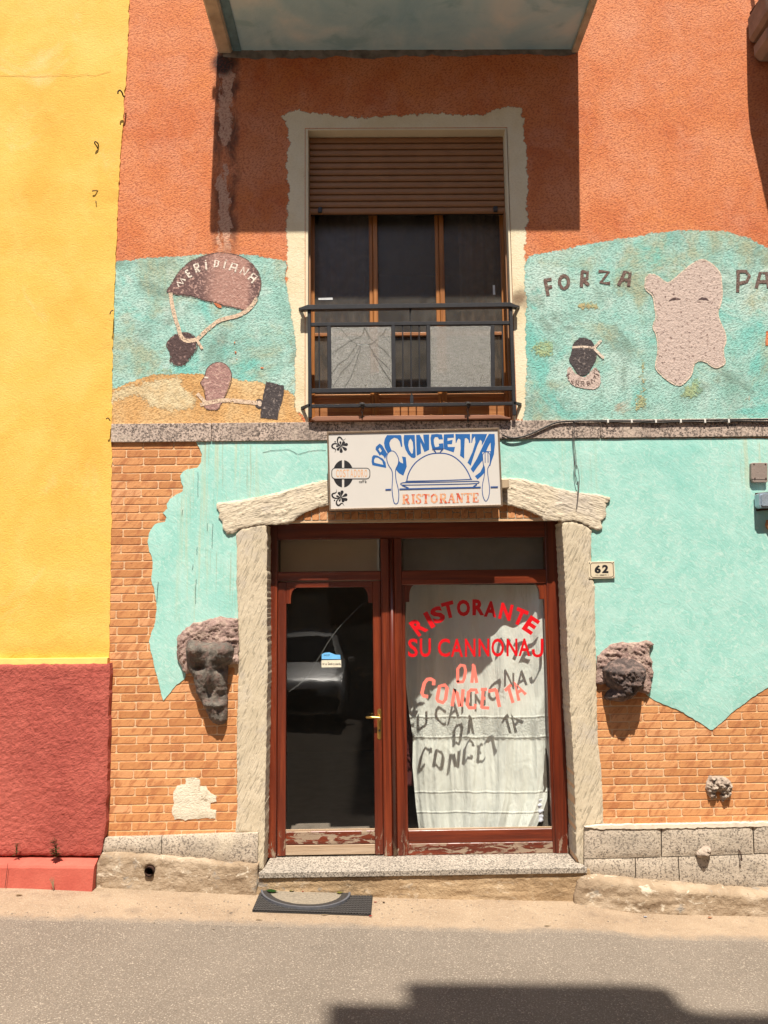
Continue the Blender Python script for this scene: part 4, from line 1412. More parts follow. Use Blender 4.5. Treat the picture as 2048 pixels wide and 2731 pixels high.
# fixed uprights: pairs of meeting stiles
def stile(x0, x1, y=Yw):
    box('stile', x0, x1, y, y+.05, wz0, 5.6, M['honey'], win_t, bevel=.004)
stile(la, la+.035); stile(ra-.03, ra)
for a, b in ((m1a, m1b), (m2a, m2b)):
    w = b-a
    stile(a, a+w*.42); stile(a+w*.45, b, Yw-.006)
spans = [(la+.035, m1a), (m1b, m2a), (m2b, ra-.03)]
for k, (a, b) in enumerate(spans):
    box('glazing_rail', a, b, Yw+.002, Yw+.045, zmid0, zmid1, M['honey_rail'], win_t, bevel=.004)
    box('pane', a, b, Yw+.02, Yw+.026, zmid1, 5.6, M['dusty_glass'], win_t)
    box('pane', a, b, Yw+.02, Yw+.026, zbot, zmid0, M['dusty_glass'], win_t)
    box('glazing_rail', a, b, Yw+.002, Yw+.045, zbot-.035, zbot, M['honey_rail'], win_t, bevel=.004)
    box('bottom_panel', a, b, Yw+.014, Yw+.04, wz0+.055, zbot-.035, M['honey_rail'], win_t)
    box('glazing_rail', a, b, Yw+.002, Yw+.045, wz0, wz0+.055, M['honey_rail'], win_t, bevel=.004)
def drape(name, x0, x1, y, z0, z1, m, parent, folds=6, amp=.03, seed=0, w0=1.0):
    bm = bmesh.new()
    nx, nz_ = 60, 16
    g = []
    for i in range(nx+1):
        u = i/nx
        col = []
        for j in range(nz_+1):
            v = j/nz_
            yy = y+amp*sin(u*folds*2*pi+seed+.5*sin(v*2+seed))+.4*amp*noise.noise(Vector((u*9, v*3, seed)))
            col.append(bm.verts.new((x0+(x1-x0)*u*(1-(1-w0)*v), yy, z1+(z0-z1)*v)))
        g.append(col)
    for i in range(nx):
        for j in range(nz_):
            bm.faces.new((g[i][j], g[i+1][j], g[i+1][j+1], g[i][j+1]))
    return obj(name, bm, m, parent, True)
cu = drape('net_curtain', -.48, -.02, .30, 3.6, 5.7, M['net'], None, 5, .025, 1)
tag(cu, 'dusty brown net curtain behind the left pane of the upstairs window', 'curtain', 'net curtains of the upstairs window')
cu = drape('net_curtain', .72, 1.07, .30, 3.6, 5.7, M['net'], None, 4, .025, 4)
tag(cu, 'dusty brown net curtain behind the right pane of the upstairs window', 'curtain', 'net curtains of the upstairs window')
tp = pslab('tape_strip', xz(cE((233, 580), (324, 577), (326, 591), (236, 592)), Yw+.017), Yw+.017, Yw+.0195, M['tape'])
tag(tp, 'white tape strip stuck level on the left upstairs pane', 'tape')
tp = pslab('tape_strip', xz(cE((1337, 499), (1350, 499), (1353, 558), (1339, 558)), Yw+.017), Yw+.017, Yw+.0195, M['tape'])
tag(tp, 'white tape strip stuck upright on the right upstairs pane', 'tape')
sill = pslab('window_sill', xz(cE((185, 1345), (215, 1327), (1380, 1318), (1455, 1338), (1440, 1345), (1385, 1342), (215, 1357)), -.06), -.06, .2, M['sill'], win_t, .003)

# ================================================================== railing in front of the window
Yr = -.065
rail = thing('window_railing', 'black iron window railing with two obscure glass panels and thin bars', 'railing', (.29, Yr, 3.5))
def bar(px, m=M['iron'], th=.022, y=Yr, name='rail_bar', parent=None):
    return q4(name, px, y, th, m, parent or rail, .0025)
bar(cE((118, 640), (165, 622), (1450, 607), (1503, 632), (1490, 640), (1440, 634), (168, 652), (122, 654)), name='handrail', th=.05, y=Yr-.015)
bar(cE((165, 652), (186, 652), (193, 1335), (172, 1336)), name='post', th=.025)
bar(cE((1441, 634), (1461, 634), (1487, 1318), (1464, 1320)), name='post', th=.025)
bar(cE((188, 735), (1444, 724), (1445, 746), (188, 757)), name='rail_bar')
bar(cE((190, 1152), (1460, 1136), (1461, 1163), (191, 1180)), name='rail_bar')
bar(cE((191, 1252), (1466, 1236), (1467, 1256), (192, 1273)), name='rail_bar')
for a, b in ((289, 314), (696, 720), (917, 941), (1322, 1348)):
    bar(cE((a, 750), (b, 750), (b+4, 1160), (a+4, 1160)), name='panel_upright', th=.02, y=Yr+.001)
for x in (238, 767, 819, 871, 1398):
    bar(cE((x-4, 750), (x+4, 750), (x+7, 1160), (x-1, 1160)), name='thin_bar', th=.008, y=Yr+.007)
for x in (230, 262, 732, 758, 800, 845, 872, 1352, 1392, 1420):
    pass
bar(cE((804, 640), (826, 640), (819, 668), (818, 736), (812, 736), (811, 668)), name='spear_ornament', th=.01, y=Yr+.004)
bar(cE((824, 1172), (836, 1205), (836, 1244), (814, 1244), (814, 1205)), name='spear_ornament', th=.01, y=Yr+.004)
for (x0, y0, x1, y1) in ((118, 648, 170, 640), (1500, 634, 1450, 630), (132, 1275, 182, 1262), (1510, 1250, 1472, 1248)):
    a = W(cE((x1, y1))[0], Yr)
    b = W(cE((x0, y0))[0], -.0)
    bm = bmesh.new()
    d = .014
    v = [bm.verts.new((a[0], Yr, a[2]-d*.3)), bm.verts.new((a[0], Yr, a[2]+d)), bm.verts.new((b[0], .01, b[2]+d*.6)), bm.verts.new((b[0], .01, b[2]-d*1.3))]
    bm.faces.new(v)
    r_ = bmesh.ops.extrude_face_region(bm, geom=bm.faces[:])
    for g in r_['geom']:
        if isinstance(g, bmesh.types.BMVert):
            g.co.x += .02 if x0 > 700 else -.02
    obj('wall_bracket', bm, M['iron'], rail)
pl = q4('glass_panel', cE((313, 762), (695, 758), (699, 1150), (317, 1156)), Yr+.006, .008, M['panel_glass'], rail, 0)
pl['label'] = 'obscure glass panel with long radiating cracks'
pr2 = q4('glass_panel', cE((941, 758), (1322, 752), (1329, 1140), (946, 1146)), Yr+.006, .008, M['panel_glass'], rail, 0)
cr_ = [((375, 772), (440, 850), (480, 872), (540, 876), (575, 868), (640, 810), (690, 868)), ((440, 850), (380, 890), (318, 935)), ((480, 875), (420, 960), (360, 1000), (318, 1060)), ((500, 880), (440, 990), (380, 1050), (325, 1145)), ((505, 882), (470, 1000), (440, 1080), (400, 1148)), ((555, 880), (600, 950), (690, 1035)), ((580, 930), (640, 1030), (697, 1115)), ((600, 870), (650, 910), (695, 960)), ((440, 850), (510, 820), (525, 765)), ((525, 768), (560, 830), (600, 868)), ((640, 812), (665, 770))]
stroke_mesh('crack_line', [(cE(*c), 1.0, False) for c in cr_], Yr+.0052, 0, M['panel_crack'], pl)
stroke_mesh('crack_line', [(cE((480, 872), (505, 878), (540, 876), (552, 880)), 2.2, False)], Yr+.0048, 0, M['crack'], pl)
for i, (cx_, y0, y1, lab) in enumerate(((510, 1240, 1342, 'left'), (1178, 1236, 1368, 'right'))):
    bm = bmesh.new()
    for k in range(5):
        ph_ = k*1.3
        c = W(cE((cx_+2*sin(ph_), y0+8+k*6))[0], Yr-.005)
        tube(bm, [c+np.array([.017*cos(a+ph_), -.012+.02*sin(a), .010*sin(a*1.0+k)]) for a in np.arange(0, 6.5, .6)], .0035, 5)
    p = [W(cE((cx_+dx, yy))[0], Yr-.015) for dx, yy in ((0, y0+30), (-6, y0+52), (4, y0+75), (-2, y1-4))]
    tube(bm, p, .004, 5)
    p = [W(cE((cx_+dx, yy))[0], Yr-.012) for dx, yy in ((3, y0+28), (8, y0+50), (2, y0+66), (6, y1))]
    tube(bm, p, .003, 5)
    o = obj('knotted_tie', bm, M['cable'], None, True)
    tag(o, ('dark knotted cord tied low on the railing, left one of the two', 'longer dark knotted cord tied low on the railing, right one of the two')[i], 'cord', 'cords knotted on the window railing')

# ================================================================== the illuminated sign box
Ys = -.17
sign = thing('sign_box', 'white restaurant sign box with blue lettering, cloche, spoon and fork above the entrance', 'sign', (.25, -.1, 2.86))
outer = xz(cH((65, 156), (1452, 123), (1481, 754), (83, 790)), Ys)
def lerp2(a, b, t):
    return (a[0]+(b[0]-a[0])*t, a[1]+(b[1]-a[1])*t)
# body slightly inset behind the metal frame
cxs = sum(p[0] for p in outer)/4; czs = sum(p[1] for p in outer)/4
ins = lambda k: [(cxs+(x-cxs)*(1-k/1.0), czs+(z-czs)*(1-k/.44*1.0)) for x, z in outer]
pslab('housing', ins(.006), Ys+.016, -.045, M['signside'], sign, .002)
face = ins(.012)
pslab('face_panel', face, Ys+.004, Ys+.014, M['signwhite'], sign)
inn = [(x, z) for x, z in ins(.020)]
for i in range(4):
    a, b, c, d = outer[i], outer[(i+1) % 4], inn[(i+1) % 4], inn[i]
    pslab('frame', [a, b, c, d], Ys-.004, Ys+.016, M['alu'], sign, .0015)
for px in ((930, 1345), (1290, 1345)):
    pass
Yf = Ys+.0038
def fill(name, loops, m, lift=0.0, conv=cS, sk=0, hole=None):
    L = [xz(smooth(conv(*l), True, sk) if sk else conv(*l), Yf) for l in loops]
    return slab(name, L, Yf-lift, .0, m, sign, sm=False)
def line(name, strokes, m, lift=0.0, conv=cS, s=.217):
    return stroke_mesh(name, [(conv(*p) if not k else smooth(conv(*p), c, k), w*s, c) for p, w, c, k in strokes], Yf-lift, 0, m, sign)
BL = M['blue']
fill('printed_letter', [[(75, 340), (120, 345), (190, 385), (222, 430), (230, 497), (150, 482), (60, 464), (50, 420), (57, 362)], [(95, 370), (80, 400), (84, 434), (195, 460), (180, 410), (130, 372)]], BL, .0004)
fill('printed_letter', [[(150, 198), (182, 222), (242, 322), (215, 388), (198, 352), (168, 332), (150, 347), (128, 310), (98, 270), (104, 238)], [(150, 245), (134, 270), (158, 308), (176, 285)]], BL, .0004)
fill('printed_letter', [[(240, 94), (405, 93), (416, 105), (428, 232), (424, 240), (413, 236), (395, 172), (370, 138), (330, 125), (288, 150), (269, 190), (275, 230), (302, 300), (330, 340), (380, 402), (408, 432), (437, 443), (434, 400), (424, 356), (471, 366), (482, 480), (440, 592), (385, 562), (343, 512), (300, 440), (245, 310), (213, 250), (203, 190), (213, 140)]], BL, .0004)
fill('printed_letter', [[(450, 92), (580, 92), (588, 250), (593, 360), (575, 377), (540, 370), (500, 330), (466, 270), (448, 200), (444, 130)], [(530, 135), (508, 165), (500, 220), (514, 280), (540, 322), (556, 318), (563, 250), (556, 180)]], BL, .0004)
fill('printed_letter', [[(598, 92), (640, 90), (702, 205), (690, 150), (685, 88), (757, 86), (757, 275), (700, 303), (652, 180), (658, 320), (606, 348), (600, 200)]], BL, .0004)
fill('printed_letter', [[(785, 86), (850, 80), (915, 86), (927, 145), (878, 147), (865, 120), (830, 118), (814, 150), (818, 200), (832, 242), (870, 237), (881, 226), (875, 200), (932, 194), (937, 262), (795, 262), (780, 200), (774, 130)]], BL, .0004)
fill('printed_letter', [[(938, 85), (1062, 80), (1062, 125), (984, 130), (984, 166), (1046, 151), (1038, 206), (984, 206), (988, 240), (1076, 240), (1060, 306), (940, 266), (934, 170)]], BL, .0004)
fill('printed_letter', [[(1080, 80), (1260, 80), (1263, 190), (1249, 191), (1240, 150), (1215, 128), (1196, 135), (1190, 260), (1188, 383), (1137, 346), (1145, 260), (1143, 150), (1120, 134), (1101, 158), (1092, 190), (1084, 190)]], BL, .0004)
fill('printed_letter', [[(1280, 80), (1470, 80), (1442, 160), (1404, 222), (1406, 170), (1385, 150), (1350, 222), (1312, 330), (1268, 471), (1229, 432), (1290, 300), (1326, 180), (1320, 108), (1296, 140), (1284, 190), (1276, 190)]], BL, .0004)
fill('printed_letter', [[(1492, 80), (1562, 80), (1567, 200), (1554, 330), (1522, 420), (1510, 470), (1470, 490), (1440, 500), (1435, 560), (1395, 602), (1352, 639), (1320, 598), (1385, 550), (1420, 480), (1417, 400), (1352, 482), (1300, 555), (1268, 510), (1342, 388), (1402, 260), (1452, 150)], [(1512, 184), (1484, 232), (1458, 291), (1516, 291)]], BL, .0004)
spoon = [(300, 283), (340, 303), (370, 350), (386, 400), (375, 460), (346, 510), (343, 560), (350, 650), (370, 720), (386, 800), (383, 880), (373, 930), (350, 942), (326, 930), (310, 850), (300, 760), (305, 680), (310, 600), (302, 525), (260, 470), (238, 410), (235, 360), (250, 312)]
fork = [(1412, 305), (1506, 300), (1509, 440), (1490, 480), (1474, 510), (1480, 600), (1496, 700), (1502, 790), (1486, 870), (1455, 915), (1425, 870), (1409, 790), (1412, 700), (1436, 600), (1442, 500), (1420, 450)]
fill('printed_spoon', [spoon], M['signwhite'], .0008, sk=1)
line('printed_line', [(spoon, 10, True, 2)], M['navy'], .0012)
fill('printed_fork', [fork], M['signwhite'], .0008)
line('printed_line', [(fork, 9, True, 1), ([(1445, 305), (1446, 435)], 9, False, 0), ([(1480, 303), (1482, 433)], 9, False, 0)], M['navy'], .0012)
dome = [(483, 655), (495, 590), (530, 510), (590, 430), (670, 370), (760, 327), (860, 315), (960, 319), (1050, 350), (1130, 410), (1200, 490), (1245, 570), (1272, 640)]
fill('printed_cloche', [dome], M['signwhite'], .0008)
fill('printed_cloche', [[(790, 262), (940, 258), (905, 305), (835, 310)]], M['signwhite'], .0008)
line('printed_line', [(dome, 14, False, 2), ([(468, 664), (900, 652), (1285, 636)], 9, False, 0),
     ([(470, 676), (430, 678), (404, 690), (412, 704), (440, 708), (900, 700), (1345, 690), (1378, 676), (1360, 660), (1285, 660), (900, 670)], 9, True, 1),
     ([(428, 712), (505, 745)], 14, False, 0), ([(1300, 728), (1345, 698)], 14, False, 0),
     ([(795, 272), (800, 262), (936, 259), (928, 270)], 8, True, 0), ([(815, 280), (835, 296), (840, 312)], 12, False, 1), ([(920, 275), (900, 292), (896, 310)], 12, False, 1),
     ([(220, 765), (290, 762)], 18, False, 0), ([(392, 758), (1392, 735)], 16, False, 0), ([(1512, 733), (1604, 731)], 16, False, 0)], M['navy'], .0012)
# RISTORANTE in a faded slab-serif
it = []
exq = []
for ch, x, w in zip('RISTORANTE', (474, 562, 630, 714, 822, 920, 1040, 1138, 1236, 1328), (86, 34, 72, 84, 92, 92, 96, 92, 88, 78)):
    y = 882-(x-430)*.022
    it.append((ch, cS((x, y))[0], 118*.217, 1.3, w*.90*.217 if ch != 'I' else 30*.217))
    feet = {'R': (-.32, .30), 'I': (0,), 'T': (0,), 'A': (-.36, .36), 'N': (-.36,), 'E': ()}.get(ch, ())
    for f in feet:
        exq.append(cS((x+f*w-20, y+48), (x+f*w+20, y+48), (x+f*w+20, y+57), (x+f*w-20, y+57)))
TK, TN = 27, 12
SER = {
    'R': [([(.24, 0), (.24, 1)], TK), ([(.08, .05), (.62, .05)], TN), ([(.24, .51), (.62, .51)], TN), ([(.58, .04), (.78, .14), (.78, .40), (.58, .52)], 22), ([(.50, .50), (.86, 1)], TK), ([(.04, .96), (.46, .96)], TN), ([(.70, .96), (1, .96)], TN)],
    'I': [([(.5, 0), (.5, 1)], TK), ([(.0, .05), (1, .05)], TN), ([(0, .96), (1, .96)], TN)],
    'S': [([(.84, .28), (.80, .08), (.50, .04), (.24, .12), (.22, .30), (.45, .46), (.74, .60), (.80, .82), (.55, .96), (.22, .92), (.14, .68)], 22)],
    'T': [([(.5, 0), (.5, 1)], TK), ([(.02, .06), (.98, .06)], 15), ([(.06, 0), (.06, .26)], TN), ([(.94, 0), (.94, .26)], TN), ([(.28, .96), (.72, .96)], TN)],
    'O': [([(.5, .05), (.2, .25), (.2, .75), (.5, .95)], 24), ([(.5, .05), (.8, .25), (.8, .75), (.5, .95)], 24)],
    'A': [([(.48, 0), (.14, 1)], TN), ([(.50, 0), (.82, 1)], TK), ([(.26, .64), (.68, .64)], TN), ([(0, .96), (.32, .96)], TN), ([(.62, .96), (1, .96)], TN)],
    'N': [([(.18, 0), (.18, 1)], TN), ([(.20, .02), (.80, .98)], TK), ([(.82, 0), (.82, 1)], TN), ([(.02, .96), (.36, .96)], TN), ([(.64, .05), (1, .05)], TN), ([(.02, .05), (.3, .05)], TN)],
    'E': [([(.26, 0), (.26, 1)], TK), ([(.08, .05), (.88, .05)], TN), ([(.26, .5), (.66, .5)], TN), ([(.08, .96), (.90, .96)], TN), ([(.88, .02), (.88, .28)], TN), ([(.90, .72), (.90, .98)], TN), ([(.66, .38), (.66, .62)], TN)]}
for ch, x0_, x1_ in zip('RISTORANTE', (424, 541, 588, 672, 768, 880, 985, 1088, 1184, 1286), (520, 584, 668, 762, 872, 978, 1082, 1180, 1284, 1368)):
    y0_ = 824-(x0_-424)*.0235
    H_ = 116
    stroke_mesh('printed_letter', [([cS((x0_+(x1_-x0_)*a, y0_+H_*b))[0] for a, b in p], w*.217, False) for p, w in SER[ch]], Yf-.0006, 0, M['faded'], sign)
# coffee logo
s9 = .09943
el = lambda cx, cy, rx, ry, n=40: [(cx+rx*cos(a*2*pi/n), cy+ry*sin(a*2*pi/n)) for a in range(n)]
for sx in (-1, 1):
    c = [p for p in el(452, 1243, 275, 367, 60)]
    half = [(x, y) for x, y in c if (x-452)*sx > 12]
    ang = sorted(half, key=lambda p: math.atan2(p[1]-1243, (p[0]-452)*sx))
    fill('coffee_bean', [ang], M['black'], .0004, cT)
def rrect(x0, y0, x1, y1, r, n=6):
    out = []
    for cx_, cy_, a0 in ((x1-r, y0+r, -90), (x1-r, y1-r, 0), (x0+r, y1-r, 90), (x0+r, y0+r, 180)):
        out += [(cx_+r*cos(radians(a0+90*i/n)), cy_+r*sin(radians(a0+90*i/n))) for i in range(n+1)]
    return out
fill('name_band', [rrect(148, 1092, 1170, 1378, 95)], M['signwhite'], .0008, cT)
line('printed_line', [(rrect(148, 1092, 1170, 1378, 95), 20, True, 0)], M['black'], .0012, cT, s9)
for ch, x in zip('COSTADORO', (300, 392, 484, 578, 684, 782, 876, 970, 1062)):
    letters('printed_letter', [(ch, cT((x, 1232))[0], 210*s9, 1, 74*s9)], Yf-.0014, 0, M['peach'], sign, bold=.012)
letters('printed_word', [(c, cT((x, y))[0], h*s9, 0, w*s9) for c, x, y, h, w in (('c', 895, 1464, 56, 38), ('a', 938, 1464, 56, 40), ('f', 978, 1450, 84, 32), ('f', 1010, 1450, 84, 32), ('è', 1058, 1452, 80, 44))], Yf-.0006, 0, M['black'], sign, bold=.01)
def petal(cx_, cy_, tx, ty, w):
    dx, dy = tx-cx_, ty-cy_
    L = math.hypot(dx, dy); ux, uy = dx/L, dy/L
    pr = [(0, .02), (.3, .16), (.55, .34), (.75, .48), (.9, .42), (1.0, .2)]
    return [(cx_+ux*L*t-uy*w*k, cy_+uy*L*t+ux*w*k) for t, k in pr]+[(cx_+ux*L*t+uy*w*k, cy_+uy*L*t-ux*w*k) for t, k in pr[::-1]]
for (fx, fy, fl, tips, curls, dot) in (
        (390, 488, 0, ((375, 372, 60), (490, 378, 85), (580, 450, 90), (545, 610, 90), (402, 680, 90), (295, 615, 80), (262, 505, 55)),
         (((375, 480), (310, 420), (295, 340), (320, 270), (360, 258), (400, 285), (430, 335), (470, 345), (520, 296)), ((370, 490), (280, 430), (190, 435), (148, 490), (165, 545), (235, 570), (258, 610), (228, 668))), (238, 384)),
        (395, 1880, 0, ((350, 1985, 55), (470, 2000, 85), (565, 1950, 90), (560, 1790, 90), (432, 1690, 90), (330, 1730, 80), (268, 1835, 55)),
         (((385, 1870), (290, 1905), (200, 1890), (152, 1830), (165, 1775), (240, 1762), (285, 1720), (268, 1660)), ((375, 1885), (285, 1950), (265, 2030), (310, 2100), (360, 2080), (400, 2030), (450, 2040), (478, 2105))), (222, 1958))):
    fill('flower_print', [petal(fx, fy, tx, ty, w) for tx, ty, w in tips[:1]], M['black'], .0004, cT)
    for tx, ty, w in tips[1:]:
        fill('flower_print', [petal(fx, fy, tx, ty, w)], M['black'], .0004, cT)
    for c in curls:
        p = smooth(cT(*c), False, 2)
        n_ = len(p)
        ww = [(.7+3.6*sin(pi*min(1, i/n_*1.15))) for i in range(n_)]
        stroke_mesh('flower_print', [(p, ww, False)], Yf-.0008, 0, M['black'], sign)
    fill('flower_print', [el(dot[0], dot[1], 20, 22, 12)], M['black'], .0004, cT)
# ------- connection box, cables
jb = q4('connection_box', cP((92, 95), (192, 92), (200, 212), (98, 218)), -.11, .07, M['beigeplastic'], None, .004)
tag(jb, 'small beige plastic connection box at the right end of the sign', 'connection box')
def cable(name, pts, r, m, label, cat, group=None, sk=2):
    pts3 = [W(p, y) for p, y in pts]
    L = smooth([tuple(p) for p in pts3], False, 0)
    V = [Vector(p) for p in L]
    for _ in range(sk):
        o_ = [V[0]]
        for a, b in zip(V, V[1:]):
            o_ += [a*.75+b*.25, a*.25+b*.75]
        V = o_+[V[-1]]
    bm = bmesh.new()
    tube(bm, V, r, 7)
    o = obj(name, bm, m, None, True)
    return tag(o, label, cat, group)
cab = lambda pts, y: [(p, y) for p in pts]
c1 = cab(cF((2200, 1225), (1659, 1228), (1400, 1231), (1100, 1236), (900, 1240), (650, 1236), (480, 1238), (330, 1242), (250, 1278), (150, 1326), (70, 1348), (20, 1346), (-20, 1325)), -.034)
cable('wall_cable', c1, .0065, M['cable'], 'thick black cable along the stone band, drooping into the sign', 'cable')
cable('wall_cable', cab(cF((2200, 1240), (1659, 1244), (1450, 1238), (1300, 1246), (1100, 1242), (950, 1252), (800, 1240), (640, 1246), (500, 1236), (430, 1246)), -.036), .005, M['cable'], 'thinner black cable running below the thick one on the stone band', 'cable')
cable('hanging_wire', cab(cF((428, 1240), (424, 1350), (440, 1490), (432, 1555), (450, 1659)), -.03)+cab(cI((462, 180), (457, 300), (450, 352)), -.05), .0028, M['wire'], 'thin grey wire hanging from the stone band to the right lintel end', 'wire', 'two wires hanging beside the sign')
cable('hanging_wire', cab(cF((440, 1240), (432, 1350), (448, 1480), (446, 1560)), -.032)+cab(cI((450, 80), (468, 170), (464, 260), (455, 340)), -.05), .0024, M['wire'], 'second thin wire bowing out to the right of the other hanging wire', 'wire', 'two wires hanging beside the sign')
for i, x in enumerate((645, 795, 948, 1105, 1258, 1408)):
    a = W(cF((x, 1240))[0], -.03)
    o = box('cable_clip', a[0]-.007, a[0]+.007, -.044, -.021, a[2]-.016, a[2]+.012, M['clip'], None, bevel=.002)
    tag(o, 'small white clip holding the cables, %s from the sign end' % ('first', 'second', 'third', 'fourth', 'fifth', 'sixth')[i], 'clip', 'clips along the wall cables')
# ------- house number
Yn = -.03
pn = thing('house_number_plate', 'small cream enamel plate with the number 62 beside the right jamb', 'number plate', (*[W(cI((608, 810))[0], Yn)[k] for k in (0, 1, 2)],))
pslab('plate', xz(cI((523, 707), (688, 704), (693, 811), (526, 814)), Yn), Yn, Yn+.012, M['plate_white'], pn, .0015)
nb = [(536, 726), (548, 714), (668, 712), (680, 722), (683, 794), (672, 803), (552, 806), (540, 796)]
stroke_mesh('border_line', [(cI(*nb), 1.6, True)], Yn-.0008, 0, M['rust'], pn)
letters('number', [('6', cI((583, 754))[0], 52*s7, 0, 40*s7), ('2', cI((631, 752))[0], 52*s7, 0, 40*s7)], Yn-.0008, 0, M['black'], pn, bold=.05)
letters('street_name', [(c, cI((572+i*6.4, 791))[0], 8.5*s7, 0, (2.0 if c == 'I' else 5.0)*s7) for i, c in enumerate('VIA UMBERTO I') if c != ' '], Yn-.0008, 0, M['black'], pn, bold=.03)
for p in ((531, 714), (681, 711), (685, 804), (533, 807)):
    a = W(cI(p)[0], Yn)
    bm = bmesh.new()
    bmesh.ops.create_cone(bm, cap_ends=True, segments=8, radius1=.0045, radius2=.003, depth=.004, matrix=Matrix.Translation((a[0], Yn-.001, a[2])) @ Matrix.Rotation(pi/2, 4, 'X'))
    obj('screw', bm, M['rust'], pn)
# ------- boxes at the right edge
b1 = thing('utility_cover', 'flat grey painted cover on the mint wall, upper box at the right edge', 'cover', tuple(W(cR((298, 1680))[0], -.02)))
pslab('cover_plate', xz(rrect(*cR((212, 1476))[0], *cR((386, 1655))[0], 4), -.045), -.045, -.012, M['boxgrey'], b1, .004)
pslab('lower_lip', xz(cR((222, 1655), (386, 1650), (386, 1672), (376, 1684), (236, 1684), (224, 1672)), -.042), -.042, -.012, M['boxgrey'], b1, .003)
for p in ((240, 1492), (360, 1492), (250, 1640), (366, 1640)):
    a = W(cR(p)[0], -.045)
    bm = bmesh.new()
    bmesh.ops.create_cone(bm, cap_ends=True, segments=8, radius1=.006, radius2=.004, depth=.005, matrix=Matrix.Translation((a[0], -.046, a[2])) @ Matrix.Rotation(pi/2, 4, 'X'))
    obj('screw', bm, M['rust'], b1)
b2 = thing('wall_lamp', 'dented blue-grey metal box light below the grey cover at the right edge', 'lamp', tuple(W(cR((330, 1950))[0], -.02)))
pslab('back_plate', xz(cR((262, 1795), (440, 1780), (440, 1970), (275, 1985)), -.03), -.03, -.012, M['rust'], b2, .003)
pslab('metal_hood', xz(cR((300, 1805), (330, 1790), (460, 1780), (460, 1945), (330, 1950), (305, 1925)), -.11), -.11, -.028, M['boxblue'], b2, .012, 2)
o = slab('terracotta_ornament', [xz(cR((374, 2130), (388, 2080), (430, 2060), (450, 2140), (430, 2200), (392, 2170)), -.04)], -.035, .03, M['brick'], None, res=.015, h=lambda x, z, d: min(.02, d))
tag(o, 'orange clay ornament cut off by the right edge under the metal lamp', 'ornament')
# ================================================================== entrance: glazed door and fixed light
Yd = .20
shop = thing('shop_entrance', 'red mahogany glazed door and fixed window of the restaurant with red vinyl lettering', 'door', (.3, Yd, .232))
def dM(px, name='frame_post', m=M['mahogany'], y=Yd, th=.06, parent=None, bevel=.004):
    return q4(name, px, y, th, m, parent or shop, bevel)
fx0, fx1 = -.834, 1.436
def X(px, y, Y=Yd):
    return float(W((px, y), Y)[0])
def ZM(y, Y=Yd, x=800):
    return float(W((x, 1400+.40687*y), Y)[2])
def ZK(y, Y=Yd, x=1250):
    return float(W((x, 1500+.3616*y), Y)[2])
zt = .232
zh = 2.7345
# outer frame
box('frame_post', fx0, X(738, 1900), Yd, Yd+.08, zt, zh, M['mahogany'], shop, bevel=.004)
xr0, xr1 = X(1000+.3616*1290, 1800), fx1
box('frame_post', xr0, xr1, Yd, Yd+.08, zt, zh, M['mahogany'], shop, bevel=.004)
box('frame_head', X(738, 1900), xr0, Yd+.001, Yd+.08, ZM(95), zh, M['mahogany_rail'], shop, bevel=.004)
xm0, xm1, xm2, xm3 = X(1018.5, 1800), X(1041, 1800), X(1054, 1800), X(1075, 1800)
box('mullion', xm0, xm1, Yd-.002, Yd+.08, zt, ZM(95), M['mahogany'], shop, bevel=.004)
bm = bmesh.new()
tube(bm, [((xm1+xm2)/2, Yd+.006, zt), ((xm1+xm2)/2, Yd+.006, ZM(95))], (xm2-xm1)/2*.95, 14)
obj('half_round_bead', bm, M['mahogany'], shop, True)
box('mullion', xm2, xm3, Yd+.002, Yd+.08, zt, ZM(95), M['mahogany'], shop, bevel=.004)
# transom rails and lights
xl1 = X(738, 1900)
box('transom_rail', xl1, xm0, Yd+.002, Yd+.07, ZM(367), ZM(306), M['mahogany_rail'], shop, bevel=.005)
box('transom_rail', xm3, xr0, Yd+.002, Yd+.07, ZK(160), ZK(55), M['mahogany_rail'], shop, bevel=.005)
box('transom_pane', xl1, xm0, Yd+.03, Yd+.036, ZM(306), ZM(95), M['glass'], shop)
box('transom_pane', xm3, xr0, Yd+.03, Yd+.036, ZK(55), ZM(95), M['glass'], shop)
box('transom_board', xl1, xm0-.01, .40, .42, ZM(306)-.1, ZM(95)+.05, M['board'], shop)
box('transom_board', xm3+.02, xr0+.02, .40, .42, ZK(55)-.1, ZM(95)+.05, M['board_grey'], shop)
# ---- door leaf
Yl = Yd+.014
leaf_x0, leaf_x1 = xl1+.003, xm0-.003
lz1 = ZM(369)-.003
st0 = X(650+.40687*276, 1900, Yl)
st1 = X(650+.40687*852, 1900, Yl)
box('door_stile', leaf_x0, st0, Yl, Yl+.045, zt+.008, lz1, M['mahogany'], shop, bevel=.004)
box('door_stile', st1, leaf_x1, Yl, Yl+.045, zt+.008, lz1, M['mahogany'], shop, bevel=.004)
zr = ZM(412, Yl)
box('door_top_rail', st0, st1, Yl+.001, Yl+.044, zr, lz1, M['mahogany_rail'], shop, bevel=.003)
def corner(x, z, w, h, sgn, Y, r):
    """quarter-round spandrel with a small notch at its foot"""
    pts = [(x, z), (x+sgn*w, z)]
    for k in range(9):
        a = k/8*pi/2
        pts.append((x+sgn*(w-r*.0-(w-.035)*sin(a)) if False else x+sgn*(.035+(w-.035)*(1-sin(a))), z-(h*.72)*(1-cos(a))))
    pts += [(x+sgn*.035, z-h), (x, z-h)]
    P = pts if sgn < 0 else pts[::-1]
    pslab('spandrel', P, Y+.002, Y+.043, M['mahogany'], shop, .002)
hz = zr-ZM(516, Yl)
corner(st0, zr, .085, hz, 1, Yl, .08)
